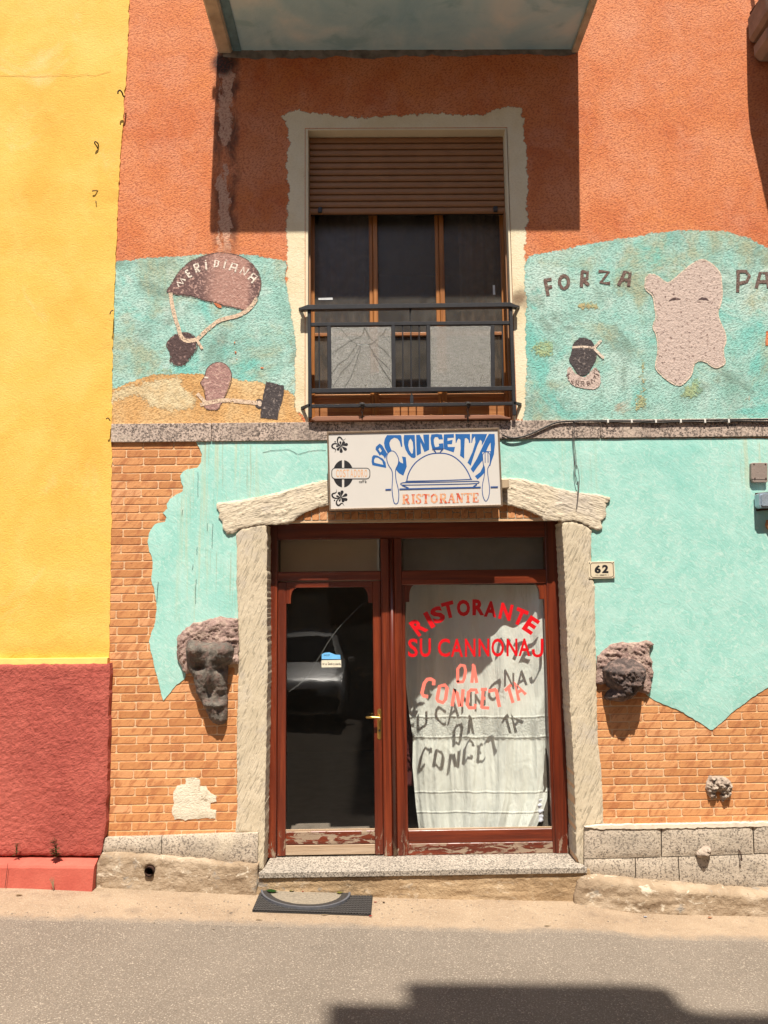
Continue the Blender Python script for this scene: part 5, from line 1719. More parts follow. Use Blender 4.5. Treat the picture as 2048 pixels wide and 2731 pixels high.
corner(st1, zr, .085, hz, -1, Yl, .08)
zb1, zb2 = ZM(2012, Yl), ZM(2100, Yl)
box('door_bottom_rail', st0, st1, Yl+.004, Yl+.043, zb2+.002, zb1, M['worn_rail'], shop, bevel=.004)
box('door_kick_board', st0, st1, Yl+.002, Yl+.044, zt+.012, zb2-.001, M['bare_wood'], shop, bevel=.004)
box('glazing_bead', st0, st1, Yl+.010, Yl+.024, zb1, zb1+.012, M['bare_wood'], shop)
dpane = box('door_pane', st0-.005, st1+.005, Yl+.026, Yl+.032, zb1-.005, zr+.005, M['glass'], shop)
Yp = Yl+.0255
crk = cM((806, 508), (775, 520), (742, 550), (690, 605), (632, 662), (590, 715), (552, 770), (512, 838), (470, 905), (440, 960), (405, 1010), (375, 1035), (340, 1060), (298, 1092))
stroke_mesh('glass_crack', [(crk, .45, False), (cM((405, 1010), (365, 1040), (355, 1060)), .4, False)], Yp, 0, M['crack'], dpane)
st = thing('door_sticker', 'light blue and cream sticker pair on the door pane', 'sticker', tuple(W(cM((573, 932))[0], Yp)))
pslab('blue_label', xz(cM((511, 880), (511, 848), (530, 838), (560, 835), (580, 842), (600, 850), (632, 852), (635, 880)), Yp), Yp-.0008, Yp, M['sticker_blue'], st)
pslab('cream_label', xz(cM((510, 887), (638, 885), (639, 932), (510, 934)), Yp), Yp-.0008, Yp, M['sticker_white'], st)
letters('printed_text', [(c, cM((527+i*8.2, 854))[0], 11*.40687, 0, 6*.40687) for i, c in enumerate('HACCP')], Yp-.0012, 0, M['black'], st, bold=.03)
letters('printed_text', [(c, cM((519+i*7.05, 910 if c in 'ACdt' else 913))[0], (17 if c in 'ACdt' else 12)*.40687, 0, (2.4 if c in 'i' else 5.6)*.40687) for i, c in enumerate('Aria Condizionata') if c != ' '], Yp-.0012, 0, M['black'], st, bold=.05)
# handle
hd_ = slab('escutcheon', [xz(rrect(*cM((876, 1204))[0], *cM((902, 1405))[0], 5), Yl)], Yl-.006, .006, M['brass'], shop, res=.01, h=lambda x, z, d: -.003*exp(-d/.003))
a, b = W(cM((889, 1266))[0], Yl-.045), W(cM((800, 1262))[0], Yl-.05)
bm = bmesh.new()
s_ = W(cM((889, 1266))[0], Yl)
tube(bm, [s_+np.array([0, .0, 0]), s_+np.array([0, -.045, 0])], .011, 10)
tube(bm, [a+np.array([.012, 0, 0]), a, (a+b)/2+np.array([0, -.004, .004]), b], .0105, 10, taper=.85)
obj('door_handle', bm, M['brass'], shop, True)
kx = W(cM((889, 1348))[0], Yl-.007)
bm = bmesh.new()
bmesh.ops.create_cone(bm, cap_ends=True, segments=10, radius1=.008, radius2=.008, depth=.006, matrix=Matrix.Translation(kx.tolist()) @ Matrix.Rotation(pi/2, 4, 'X'))
obj('keyhole', bm, M['dark'], shop)
# ---- fixed light with lettering
Yr_ = Yd+.010
px0 = xm3+.022
px1 = X(1000+.3616*1268, 1800, Yr_)
zk1 = ZK(165, Yr_)
box('window_stile', xm3, px0, Yr_, Yr_+.05, zt, ZK(160)-.002, M['mahogany'], shop, bevel=.003)
box('window_stile', px1, xr0, Yr_, Yr_+.05, zt, ZK(160)-.002, M['mahogany'], shop, bevel=.003)
corner(px0, ZK(160)-.002, .075, ZK(160)-ZK(285), 1, Yr_, .07)
corner(px1, ZK(160)-.002, .075, ZK(160)-ZK(275), -1, Yr_, .07)
zq1, zq2 = ZK(1972, Yr_), ZK(2068, Yr_)
box('window_bottom_rail', px0, px1, Yr_+.003, Yr_+.048, zq2+.001, zq1, M['mahogany_rail'], shop, bevel=.004)
box('window_bottom_rail', px0, px1, Yr_+.001, Yr_+.048, zt, zq2-.001, M['chipped_rail'], shop, bevel=.004)
box('glazing_bead', px0, px1, Yr_+.010, Yr_+.024, zq1, zq1+.010, M['bare_wood'], shop)
wpane = box('window_pane', px0-.005, px1+.005, Yr_+.026, Yr_+.032, zq1-.004, ZK(160), M['glass'], shop)
Yv = Yr_+.0255
for ch, x, y, r, w, h in (('R', 322, 472, 36, 92, 128), ('I', 400, 424, 29, 36, 128), ('S', 462, 386, 22, 92, 122), ('T', 543, 350, 14, 92, 122), ('O', 652, 336, 4, 98, 122), ('R', 762, 331, 0, 88, 118), ('A', 852, 344, -4, 92, 118), ('N', 965, 364, -13, 92, 122), ('T', 1070, 402, -23, 92, 124), ('E', 1150, 462, -34, 84, 124)):
    letters('vinyl_letter', [(ch, cK((x, y))[0], h*.3616, r, w*.3616)], Yv, .0005, M['red_vinyl'], wpane, bold=.045)
for ch, x, y, w, h in (('S', 280, 630, 74, 138), ('U', 371, 629, 82, 138), ('C', 508, 629, 90, 136), ('A', 604, 630, 92, 134), ('N', 702, 629, 78, 134), ('N', 803, 628, 80, 132), ('O', 905, 628, 94, 136), ('N', 1010, 627, 80, 130), ('A', 1102, 626, 88, 130), ('J', 1200, 626, 82, 130)):
    if ch == 'J':
        stroke_mesh('vinyl_letter', [(smooth(cK((1232, 562), (1232, 660), (1222, 684), (1196, 692), (1172, 680), (1166, 640)), False, 1), 7.5, False)], Yv, .0005, M['red_vinyl'], wpane)
    else:
        letters('vinyl_letter', [(ch, cK((x, y))[0], h*.3616, 0, w*.3616)], Yv, .0005, M['red_vinyl'], wpane, bold=.02)
V = lambda strokes, w=9: stroke_mesh('vinyl_letter', [(cK(*p), w, c) for p, c in strokes], Yv, .0005, M['pink_vinyl'], wpane)
V([([(610, 884), (610, 785), (632, 757), (660, 762), (668, 800), (660, 850), (648, 880), (604, 882)], 0)], 8.2)
V([([(714, 888), (728, 762), (716, 752)], 0), ([(728, 756), (750, 888)], 0)], 8.5)
V([([(432, 906), (434, 872), (412, 860), (386, 862), (364, 890), (346, 962), (358, 984), (392, 990)], 0)], 9.5)
V([([(476, 912), (516, 904), (532, 926), (520, 1010), (500, 1034), (466, 1022), (458, 1008)], 1)], 9.5)
V([([(568, 1060), (588, 932), (604, 960), (624, 1062), (638, 1060), (650, 935)], 0)], 9)
V([([(752, 968), (746, 940), (708, 940), (690, 956), (680, 1050), (694, 1072), (736, 1072), (740, 1044)], 0)], 9)
V([([(798, 936), (786, 1074)], 0), ([(784, 1070), (842, 1074)], 0), ([(780, 937), (826, 935)], 0), ([(792, 1002), (814, 1001)], 0)], 8)
V([([(836, 950), (896, 936)], 0), ([(892, 936), (918, 1066)], 0)], 9)
V([([(958, 946), (1004, 902)], 0), ([(984, 920), (1018, 1036)], 0)], 8.5)
V([([(1062, 1020), (1030, 884), (1112, 974)], 0), ([(1048, 960), (1084, 940)], 0)], 8.5)

# curtain: close to the glass on the right, further back on the left
LE = [(165, 236), (500, 222), (700, 214), (900, 228), (1100, 250), (1300, 280), (1500, 276), (1800, 302), (1980, 325)]
RE = [(165, 1248), (500, 1256), (700, 1270), (900, 1284), (1000, 1288), (1150, 1266), (1300, 1290), (1600, 1288), (1750, 1268), (1850, 1235), (1980, 1178)]
bm = bmesh.new()
nx, nv = 130, 110
g, at = [], []
for i in range(nx+1):
    u = i/nx
    col = []
    for j in range(nv+1):
        v = j/nv
        ky = 165+v*1815
        kx_ = np.interp(ky, [p[0] for p in LE], [p[1] for p in LE])*(1-u)+np.interp(ky, [p[0] for p in RE], [p[1] for p in RE])*u
        base = .545-.245*u**1.1
        grow = .35+.65*v
        fold = .020*sin(u*23+1.2*sin(v*2.2)+.7)*grow+.012*sin(u*51+2*v+1.5*noise.noise(Vector((u*3, v*2, 1))))*grow
        fold += .030*noise.noise(Vector((u*4.5, v*1.3, 3)))+.020*noise.noise(Vector((u*9, v*5, 7)))*v
        if .62 < v:
            fold += .012*abs(sin(u*70+3*noise.noise(Vector((u*8, v*3, 2)))))*(1-min(1, (v-.62)/.2)*.5)
        y = max(.262, base+fold)
        col.append(bm.verts.new(W(cK((kx_, ky))[0], y)))
        at.append((v+.010*noise.noise(Vector((u*4.5, 2, 2)))+.004*noise.noise(Vector((u*14, 2, 9))), u))
    g.append(col)
for i in range(nx):
    for j in range(nv):
        bm.faces.new((g[i][j], g[i+1][j], g[i+1][j+1], g[i][j+1]))
me = bpy.data.meshes.new('curtain')
bm.to_mesh(me); bm.free()
for nm, k in (('drop', 0), ('across', 1)):
    a = me.attributes.new(nm, 'FLOAT', 'POINT')
    a.data.foreach_set('value', [t[k] for t in at])
for p in me.polygons:
    p.use_smooth = True
o = from_mesh('shop_curtain', me, M['curtain'])
tag(o, 'pale satin curtain with a lace band hanging behind the lettered window', 'curtain')
def garment(name, x0, x1, y, z0, z1, m, seed):
    bm = bmesh.new()
    rings = []
    for j in range(29):
        v = j/28
        ring = []
        for k in range(22):
            a = 2*pi*k/22
            rr = 1+.22*noise.noise(Vector((cos(a)*1.5, sin(a)*1.5, v*7+seed)))+.10*noise.noise(Vector((cos(a)*4, sin(a)*4, v*22+seed)))
            w = (x1-x0)/2*(.75+.25*sin(pi*min(1, v*1.4)))
            ring.append(bm.verts.new(((x0+x1)/2+w*cos(a)*rr, y+.05*sin(a)*rr, z1+(z0-z1)*v)))
        rings.append(ring)
    for j in range(28):
        for k in range(22):
            bm.faces.new((rings[j][k], rings[j][(k+1) % 22], rings[j+1][(k+1) % 22], rings[j+1][k]))
    bm.faces.new(rings[0]); bm.faces.new(rings[-1][::-1])
    return obj(name, bm, m, None, True)
o = garment('hanging_jacket', 1.22, 1.40, .37, .34, 1.15, M['jacket'], 3)
tag(o, 'crumpled grey jacket hanging at the right edge of the shop window', 'jacket')
o = garment('white_cloth', 1.20, 1.29, .36, .43, .60, M['garment_white'], 8)
tag(o, 'bit of white cloth showing below the right edge of the curtain', 'cloth')
o = garment('maroon_garment', .16, .36, .75, .62, 1.25, M['maroon'], 5)
tag(o, 'dark maroon garment glimpsed at the left edge of the curtain', 'garment')

# ================================================================== stone masks on the facade
def facing_h(amp, seed, f=12):
    return lambda x, z: amp*(abs(noise.fractal(Vector((x*f*.5+seed, 1, z*f)), .7, 2.1, 5))*1.4-.3)
mk = thing('stone_mask', 'long dark carved stone mask with a pointed chin left of the entrance', 'mask', tuple(W(cU((850, 2060))[0], -.05)))
bpx = xz(cU((1195, 190), (1090, 185), (960, 170), (900, 150), (830, 168), (700, 210), (560, 248), (430, 265), (330, 330), (240, 400), (165, 490), (130, 560), (150, 640), (128, 760), (150, 890), (200, 990), (260, 1120), (330, 1150), (700, 1000), (1120, 990), (1200, 985), (1215, 600)), -.03)
k1 = lambda x, z, d: .014*min(1, d/.008)*(abs(noise.fractal(Vector((x*8, 2, (z+1.1*(x+1.05 if x < 0 else x-1.75)**2)*52)), .7, 2.0, 3))*1.5-.3)+facing_h(.005, 3, 60)(x, z)
slab('mask_halo', [rough(bpx, .012, .008, 30, 1)], -.030, .03, M['rock_pale'], mk, res=.010, h=lambda x, z, d: k1(x, z, d)+.022*(1-exp(-d/.02))+.008*nz(x, z, 12))
# local mask coordinates
Um = lambda x, y: W(cU((x, y))[0], -.1)
cx0 = float(Um(720, 900)[0])
def gb(x, z, px, py, rx, ry):
    c = Um(px, py)
    return exp(-((x-c[0])/(rx*.15374*.00272))**2-((z-c[2])/(ry*.15374*.00272))**2)
fpx = xz(cU((330, 570), (450, 560), (520, 590), (640, 600), (860, 598), (1000, 590), (1090, 640), (1130, 720), (1120, 900), (1060, 980), (1010, 1020), (1000, 1300), (1010, 1600), (1000, 1760), (1000, 1950), (960, 2030), (850, 2050), (760, 2000), (700, 1930), (640, 1800), (580, 1680), (480, 1520), (440, 1340), (420, 1220), (350, 1100), (300, 900), (290, 720)), -.05)
zt_m, zb_m = float(Um(720, 560)[2]), float(Um(850, 2050)[2])
k2 = lambda x, z: .008*(abs(noise.fractal(Vector((x*30+9, 1, z*16)), .75, 2.1, 5))*1.4-.3)
def maskh(x, z, d):
    t = (zt_m-z)/(zt_m-zb_m)
    base = .105-.060*t
    h = base*(1-exp(-d/.018))
    h += .036*gb(x, z, 450, 720, 170, 140)+.036*gb(x, z, 960, 760, 170, 150)
    h -= .055*gb(x, z, 540, 1030, 110, 75)+.055*gb(x, z, 890, 1060, 100, 75)
    h += .045*gb(x, z, 715, 1080, 60, 330)+.022*gb(x, z, 540, 1000, 90, 30)+.022*gb(x, z, 890, 1030, 80, 30)
    h -= .035*gb(x, z, 700, 1480, 110, 130)+.035*gb(x, z, 890, 1560, 75, 120)
    h += .030*gb(x, z, 670, 1700, 100, 40)+.032*gb(x, z, 880, 1700, 90, 45)
    return h+k2(x, z)*min(1, d/.02)+.005*nz(x, z, 14)*min(1, d/.03)
slab('mask_face', [rough(fpx, .010, .006, 35, 2)], -.035, .035, M['rock_dark'], mk, res=.0075, h=maskh)
ms = thing('stone_snout', 'squat dark stone animal head with one pointed ear right of the entrance', 'mask', tuple(W(cV((780, 1620))[0], -.05)))
b2x = xz(cV((210, 520), (290, 440), (400, 340), (500, 265), (620, 210), (760, 195), (900, 200), (1050, 205), (1200, 210), (1260, 180), (1350, 150), (1440, 170), (1510, 250), (1500, 295), (1430, 340), (1400, 430), (1430, 560), (1490, 660), (1480, 800), (1500, 900), (1505, 1020), (1450, 1080), (1460, 1150), (1475, 1240), (1450, 1320), (1380, 1410), (1270, 1390), (1000, 1300), (400, 1150), (270, 1190), (170, 1150), (165, 1000), (195, 800)), -.03)
slab('mask_halo', [rough(b2x, .012, .006, 30, 4)], -.030, .03, M['rock_pale'], ms, res=.010, h=lambda x, z, d: k1(x, z, d)+.018*(1-exp(-d/.02)))
f2x = xz(cV((330, 800), (400, 740), (520, 620), (660, 560), (860, 540), (1060, 590), (1240, 690), (1320, 800), (1310, 960), (1290, 1100), (1250, 1230), (1160, 1370), (1080, 1470), (950, 1560), (820, 1610), (640, 1590), (470, 1570), (400, 1500), (440, 1400), (560, 1290), (480, 1250), (420, 1120), (340, 960)), -.06)
zt2, zb2_ = float(W(cV((800, 560))[0], -.06)[2]), float(W(cV((800, 1620))[0], -.06)[2])
k3 = lambda x, z: .016*(abs(noise.fractal(Vector(((x+z)*30+9, 1, (z-x)*16)), .75, 2.1, 5))*1.4-.3)
def snouth(x, z, d):
    t = (zt2-z)/(zt2-zb2_)
    h = .135*min(1, t/.27)*(1-exp(-d/.022))+.02*(1-exp(-d/.01)) - .05*max(0, t-.45)
    return h+k3(x, z)*min(1, d/.02)+.02*nz(x, z, 10, 5)*min(1, d/.03)
slab('mask_face', [rough(f2x, .010, .006, 35, 5)], -.035, .035, M['rock_black'], ms, res=.0075, h=snouth)
rb = xz(cQ((395, 240), (440, 228), (500, 250), (560, 235), (660, 238), (760, 275), (840, 340), (880, 430), (882, 530), (850, 630), (790, 680), (740, 720), (700, 790), (670, 760), (650, 690), (600, 640), (540, 690), (470, 730), (420, 690), (370, 610), (330, 500), (345, 380), (370, 300)), -.01)
def rbh(x, z, d):
    c = W(cQ((610, 590))[0], -.02)
    return .045*(1-exp(-d/.02))+facing_h(.03, 23, 30)(x, z)*min(1, d/.01)-.06*exp(-((x-c[0])/.035)**2-((z-c[2])/.02)**2)
o = slab('small_stone_face', [rough(rb, .008, .005, 50, 6)], -.010, .02, M['rock_light'], None, res=.006, h=rbh)
tag(o, 'small round carved stone face on the brickwork low at the right', 'carving')
def lump(name, px, Y, hh, m, label, cat, seed):
    o = slab(name, [rough(xz(px, Y), .008, .006, 50, seed)], Y, .03, m, None, res=.007, h=lambda x, z, d: hh*(1-exp(-d/.015))+.02*nz(x, z, 30, seed)*min(1, d/.01))
    return tag(o, label, cat)
lump('stone_stub', cQ((110, 1860), (170, 1800), (250, 1740), (330, 1700), (430, 1730), (440, 1860), (420, 1890), (300, 1950), (190, 1960)), -.06, .07, M['rock_light'], 'pale crumbly stone stub sticking out of the granite plinth', 'stone', 4)
bm = bmesh.new()
a = W(cQ((1030, 1800))[0], -.055)
tube(bm, [a, a+np.array([0, -.02, -.004]), a+np.array([.002, -.026, -.03]), a+np.array([0, -.03, -.05])], .005, 7)
bmesh.ops.create_icosphere(bm, subdivisions=1, radius=.009, matrix=Matrix.Translation((a+np.array([0, -.03, -.055])).tolist()))
o = obj('iron_peg', bm, M['rust'], None, True)
tag(o, 'short rusty iron peg beside the stone stub on the granite plinth', 'peg')

# ================================================================== balconies
bal = thing('balcony', 'concrete balcony with blue-grey painted underside above the shuttered window', 'balcony', (.23, -.37, 6.55))
zb = 6.555
bw0, bw1, bd = -1.235, 1.70, .748
bm = bmesh.new()
bx(bm, bw0, bw1, -bd, .0, zb+.03, zb+.19)
obj('slab', bm, M['soffit'], bal)
box('drip_edge', bw0, bw1, -bd, -bd+.06, zb, zb+.0295, M['soffit_rim'], bal, bevel=.006)
box('drip_edge', bw1-.055, bw1, -bd+.0605, -.001, zb, zb+.0295, M['soffit_rim'], bal, bevel=.006)
box('drip_edge', bw0, bw0+.12, -bd+.0605, -.001, zb-.002, zb+.0295, M['soffit_rim'], bal, bevel=.02)
box('blue_stripe', bw0+.125, bw0+.19, -bd+.0605, -.001, zb+.022, zb+.0295, M['soffit_blue'], bal)
strip = rough([(bw0+.05, zb+.035), (bw1, zb+.035), (bw1-.02, zb-.012), (bw0+.06, zb-.040)], .03, .022, 7, 2)
slab('plaster_joint', [strip], -.006, .005, M['joint'], bal)
for k in range(24):
    x = bw0+.04+k*(bw1-bw0-.08)/23
    box('baluster', x-.007, x+.007, -bd+.03, -bd+.044, zb+.19, zb+1.1, M['iron'], bal)
box('top_rail', bw0, bw1, -bd+.02, -bd+.055, zb+1.1, zb+1.14, M['iron'], bal)
b2_ = thing('balcony', 'neighbouring balcony with a rounded bracket and iron rail cut off at the top right corner', 'balcony', (3.9, -.4, 6.5))
x0b = 3.10
outl = [(x0b, 0), (x0b-.015, -.36), (x0b+.17, -.9), (x0b+2.4, -.9), (x0b+2.4, 0)]
def prism_xy(name, pts, z0, z1, m, parent, bevel=0.0):
    bm = bmesh.new()
    a = [bm.verts.new((x, y, z0)) for x, y in pts]
    b = [bm.verts.new((x, y, z1)) for x, y in pts]
    bm.faces.new(a); bm.faces.new(b)
    for i in range(len(a)):
        bm.faces.new((a[i], a[(i+1) % len(a)], b[(i+1) % len(a)], b[i]))
    return obj(name, bm, m, parent, bevel=bevel)
prism_xy('slab', outl, 6.62, 6.86, M['bracket'], b2_, .03)
prism_xy('bracket', [(x0b+.02, 0), (x0b+.02, -.30), (x0b+.10, -.42), (x0b+.35, -.45), (x0b+.5, 0)], 6.44, 6.619, M['bracket'], b2_, .05)
for k in range(10):
    x = x0b+.18+k*.24
    box('baluster', x-.012, x+.012, -.86, -.836, 6.86, 7.8, M['rust'], b2_)
bm = bmesh.new()
tube(bm, [(x0b+.02, -.05, 6.86), (x0b+.18, -.85, 7.0)], .018, 8)
tube(bm, [(x0b+.02, -.02, 7.75), (x0b+.18, -.85, 7.8), (x0b+2.3, -.85, 7.8)], .022, 8)
obj('top_rail', bm, M['rust'], b2_, True)

# ================================================================== the yellow neighbour
yh = thing('yellow_house', 'yellow rendered house with a red roughcast base along the left edge', 'building', (-5, -.05, 0))
ye = [(352, -500)]+cA((808, 0), (800, 200), (786, 480), (772, 600), (768, 760), (750, 950), (738, 1180), (722, 1600))+cD((248, 110), (238, 400), (228, 700), (222, 1000), (220, 1250))+cG((219, 300), (218, 700), (214, 1000), (206, 1350), (204, 1556))
yel = xz(ye, -.05)
yl2 = rough(yel+[(-9, yel[-1][1]+.01), (-9, ZT), (yel[0][0], ZT)], .022, .007, 26, 3)
yl2 = [(x, z) for x, z in yl2]
slab('upper_wall', [yl2], -.022, .47, M['yellow'], yh, res=.10, h=lambda x, z, d: .006*nz(x, z, 1.6)-.012*exp(-d/.012))
lz = yel[-1][1]
rz1 = lz-.012
led = [(-9, lz+.02), (yel[-1][0]+.005, lz+.006), (yel[-1][0]+.004, lz-.036), (-9, lz-.02)]
slab('yellow_ledge', [led], -.062, .3, M['yellow_ledge'], yh)
re = xz(cJ((214, 168), (212, 300), (208, 600), (202, 800), (196, 1000), (188, 1200), (162, 1360), (158, 1385)), -.085)
red = rough([(-4.2, re[0][1]+.012)]+re+[(-4.2, re[-1][1]+.045)], .03, .008, 14, 9)
slab('red_base', [red], -.080, .4, M['red_rough'], yh, res=.0135,
     h=lambda x, z, d: .005*noise.fractal(Vector((x*30, 3, z*42)), .75, 2.2, 3)*min(1, d/.02)-.010*exp(-d/.01)+.006*nz(x, z, 2))
ke_t = xz(cO((-900, 640), (0, 678), (600, 680), (1338, 722)), -.085)
ke = [(-4.2, -.3), (-4.2, W((0, 2281), -.085)[2]+.01)]
kb = WG(cO((1215, 1172))[0])
bm = bmesh.new()
def kpt(x, y, z):
    return bm.verts.new((float(x), float(y), float(z)))
tops = []
xa = W(cO((1338, 724))[0], -.085)
xb = W(cO((1305, 830))[0], -.17)
xc = W(cO((1225, 1165))[0], -.19)
x_l = -4.2
zL_b = float(W(cO((0, 680))[0], -.085)[2]); zL_f = float(W(cO((0, 778))[0], -.17)[2])
A = [(x_l, -.04, zL_b+.02), (x_l, -.17, zL_f+.02), (x_l, -.185, -.2), (x_l, -.04, -.2)]
nseg = 40
cols = []
for i in range(nseg+1):
    t = i/nseg
    back = (x_l+(xa[0]-x_l)*t, -.04, (zL_b+.02)+(xa[2]-zL_b-.02)*t)
    fr_ = (x_l+(xb[0]-x_l)*t, -.17+.006*noise.noise(Vector((t*20, 1, 1))), (zL_f+.02)+(xb[2]-zL_f-.02)*t+.004*noise.noise(Vector((t*25, 4, 1))))
    mid = (fr_[0], fr_[1]-.008, fr_[2]-.015)
    bot = (x_l+(xc[0]-x_l)*t, -.185, -.2)
    cols.append([kpt(*p) for p in (back, fr_, mid, bot)])
for a, b in zip(cols, cols[1:]):
    for k in range(3):
        bm.faces.new((a[k], a[k+1], b[k+1], b[k]))
e_ = cols[-1]
bb = kpt(xc[0], -.04, -.2)
bm.faces.new((e_[0], e_[1], e_[2], e_[3], bb))
obj('red_kerb', bm, M['red_kerb'], yh)
box('flank_wall', -9, XL+.2, .46, 6, -.6, ZT, M['yellow'], yh)
stroke_mesh('kerb_joint', [(cO((108, 792), (96, 900), (84, 1010), (68, 1130)), 1.3, False)], -.2, 0, M['dark'], yh)
# cracks and chips on the yellow wall
ck = cA((0, 478), (60, 480), (130, 477), (220, 486), (300, 478), (400, 470), (470, 478), (540, 470), (600, 478), (640, 466), (700, 450))
stroke_mesh('wall_crack', [(ck, .7, False)], -.0268, 0, M['crackline'], yh)
# rusty hooks
def hook(pts3, r, label, grp=True):
    bm = bmesh.new()
    V_ = [tuple(p) for p in pts3]
    v = [Vector([float(c) for c in p]) for p in V_]
    for _ in range(2):
        o_ = [v[0]]
        for a, b in zip(v, v[1:]):
            o_ += [a*.75+b*.25, a*.25+b*.75]
        v = o_+[v[-1]]
    tube(bm, v, r, 7)
    o = obj('wall_hook', bm, M['rust'], None, True)
    return tag(o, label, 'hook', 'rusty hooks in the yellow wall')
a = W(cA((788, 612))[0], -.05); b = W(cA((772, 585))[0], -.10); c = W(cA((745, 578))[0], -.11)
hook([a, W(cA((778, 608))[0], -.08), b, W(cA((758, 568))[0], -.11), c, W(cA((745, 592))[0], -.11)], .006, 'curled rusty hook at the joint of the yellow and orange walls')
hook([W(cA((622, 918))[0], -.02), W(cA((618, 905))[0], -.045), W(cA((602, 892))[0], -.055), W(cA((596, 905))[0], -.055), W(cA((612, 925))[0], -.04), W(cA((618, 940))[0], -.03)], .005, 'looped rusty hook in the yellow wall below the curled one')
hook([W(cA((620, 1207))[0], -.02), W(cA((600, 1204))[0], -.04), W(cA((582, 1208))[0], -.04)], .004, 'small bent nail in the yellow wall below the looped hook')
hook([W(cA((606, 1270))[0], -.02), W(cA((607, 1282))[0], -.036)], .0035, 'tiny nail lowest in the yellow wall')
hook([W(cD((240, 540))[0], -.04), W(cD((226, 545))[0], -.09), W(cD((220, 565))[0], -.09)], .004, 'short rusty spike at the wall joint beside the mural')
hook([W(cD((222, 1238))[0], -.04), W(cD((208, 1216))[0], -.09), W(cD((196, 1228))[0], -.09)], .004, 'short rusty spike at the wall joint by the stone band')

# ================================================================== things on the ground
mat_t = thing('rubber_mat', 'black ribbed rubber mat lying on the gutter strip before the door', 'doormat', tuple(WG(cN((690, 450))[0])))
F0, F1 = WG(cN((360, 487))[0]), WG(cN((1012, 509))[0])
B0, B1 = WG(cN((402, 388))[0]), WG(cN((1022, 395))[0])
def mp(u, v, up):
    p = (F0*(1-u)+F1*u)*(1-v)+(B0*(1-u)+B1*u)*v
    return (p[0], p[1], gz(p[0])+.004+up)
rowsn, colsn = 11, 40
bm = bmesh.new()
q = [mp(0, 0, .004), mp(1, 0, .004), mp(1, 1, .004), mp(0, 1, .004)]
bm.faces.new([bm.verts.new(p) for p in q])
obj('mat_backing', bm, M['rubber'], mat_t)
for r in range(rowsn):
    bm = bmesh.new()
    v0 = (r+.12)/rowsn
    pts = []
    for i in range(colsn*2+1):
        u = i/(colsn*2)
        pts.append(Vector(mp(u, v0+.035+.012*(1 if i % 2 else -1), .010+.004*(i % 2))))
    tube(bm, pts, .007, 6)
    obj('mat_rib', bm, M['rubber'], mat_t, True)
for cset in range(1):
    bm = bmesh.new()
    for c in range(colsn+1):
        tube(bm, [mp(c/colsn, .01, .008), mp(c/colsn, .97, .008)], .0045, 4)
    o = obj('mat_cross_rib', bm, M['rubber'], mat_t)
    o['kind'] = 'stuff'
hm = thing('half_round_mat', 'half-round grey doormat with a dark rubber border lying on the black mat', 'doormat', tuple(WG(cN((650, 400))[0])))
cen0, cen1 = WG(cN((405, 366))[0], .02), WG(cN((902, 384))[0], .02)
cc = (cen0+cen1)/2
ax = (cen1-cen0)/2
fr3 = WG(cN((648, 468))[0], .02)
ay = fr3-cc
def hp(r, a, up):
    p = cc+ax*(r*cos(a))+ay*(r*sin(a))
    return (p[0], p[1], gz(p[0])+.004+up)
def ringmesh(name, r0_, r1_, z0_, z1_, m, n=40):
    bm = bmesh.new()
    lo, li = [], []
    for i in range(n+1):
        a = pi*i/n
        lo.append((bm.verts.new(hp(r1_, a, z0_)), bm.verts.new(hp(r1_, a, z1_)), bm.verts.new(hp(r0_, a, z1_)), bm.verts.new(hp(r0_, a, z0_))))
    for a, b in zip(lo, lo[1:]):
        for k in range(4):
            bm.faces.new((a[k], a[(k+1) % 4], b[(k+1) % 4], b[k]))
    bm.faces.new(lo[0]); bm.faces.new(lo[-1][::-1])
    return obj(name, bm, m, hm)
ringmesh('border', .80, .97, .014, .027, M['rubber'])
ringmesh('rim', .955, 1.0, .014, .032, plain('grey_rubber_rim', (.09, .09, .10), .6, 0, .2, 40))
bm = bmesh.new()
n_ = 30
for i in range(n_):
    y0, y1 = i/n_, (i+.72)/n_
    def hw(y):
        return sqrt(max(0, .805**2-y*y)) if y < .805 else 0
    if y1 > .79:
        break
    h0 = hw(y0*1.0)
    p = lambda x, y, up: (lambda w: (w[0], w[1], gz(w[0])+.004+up))(cc+ax*x+ay*y)
    a, b, c, d = p(-h0, y0, .025), p(h0, y0, .025), p(hw(y1), y1, .025), p(-hw(y1), y1, .025)
    v = [bm.verts.new(t) for t in (a, b, c, d)]
    bm.faces.new(v)
    r_ = bmesh.ops.extrude_face_region(bm, geom=[bm.faces[-1]] if False else [f for f in bm.faces if set(f.verts) == set(v)])
    for gg in r_['geom']:
        if isinstance(gg, bmesh.types.BMVert):
            gg.co.z -= .004
o = obj('ribbed_centre', bm, plain('grey_mat_pile', (.26, .215, .16), .95, 0, .25, 60, .002), hm)
o2 = ringmesh('centre_backing', .0, .80, .014, .0222, plain('dark_mat_pile', (.16, .13, .10), .95, 0, .25, 60))

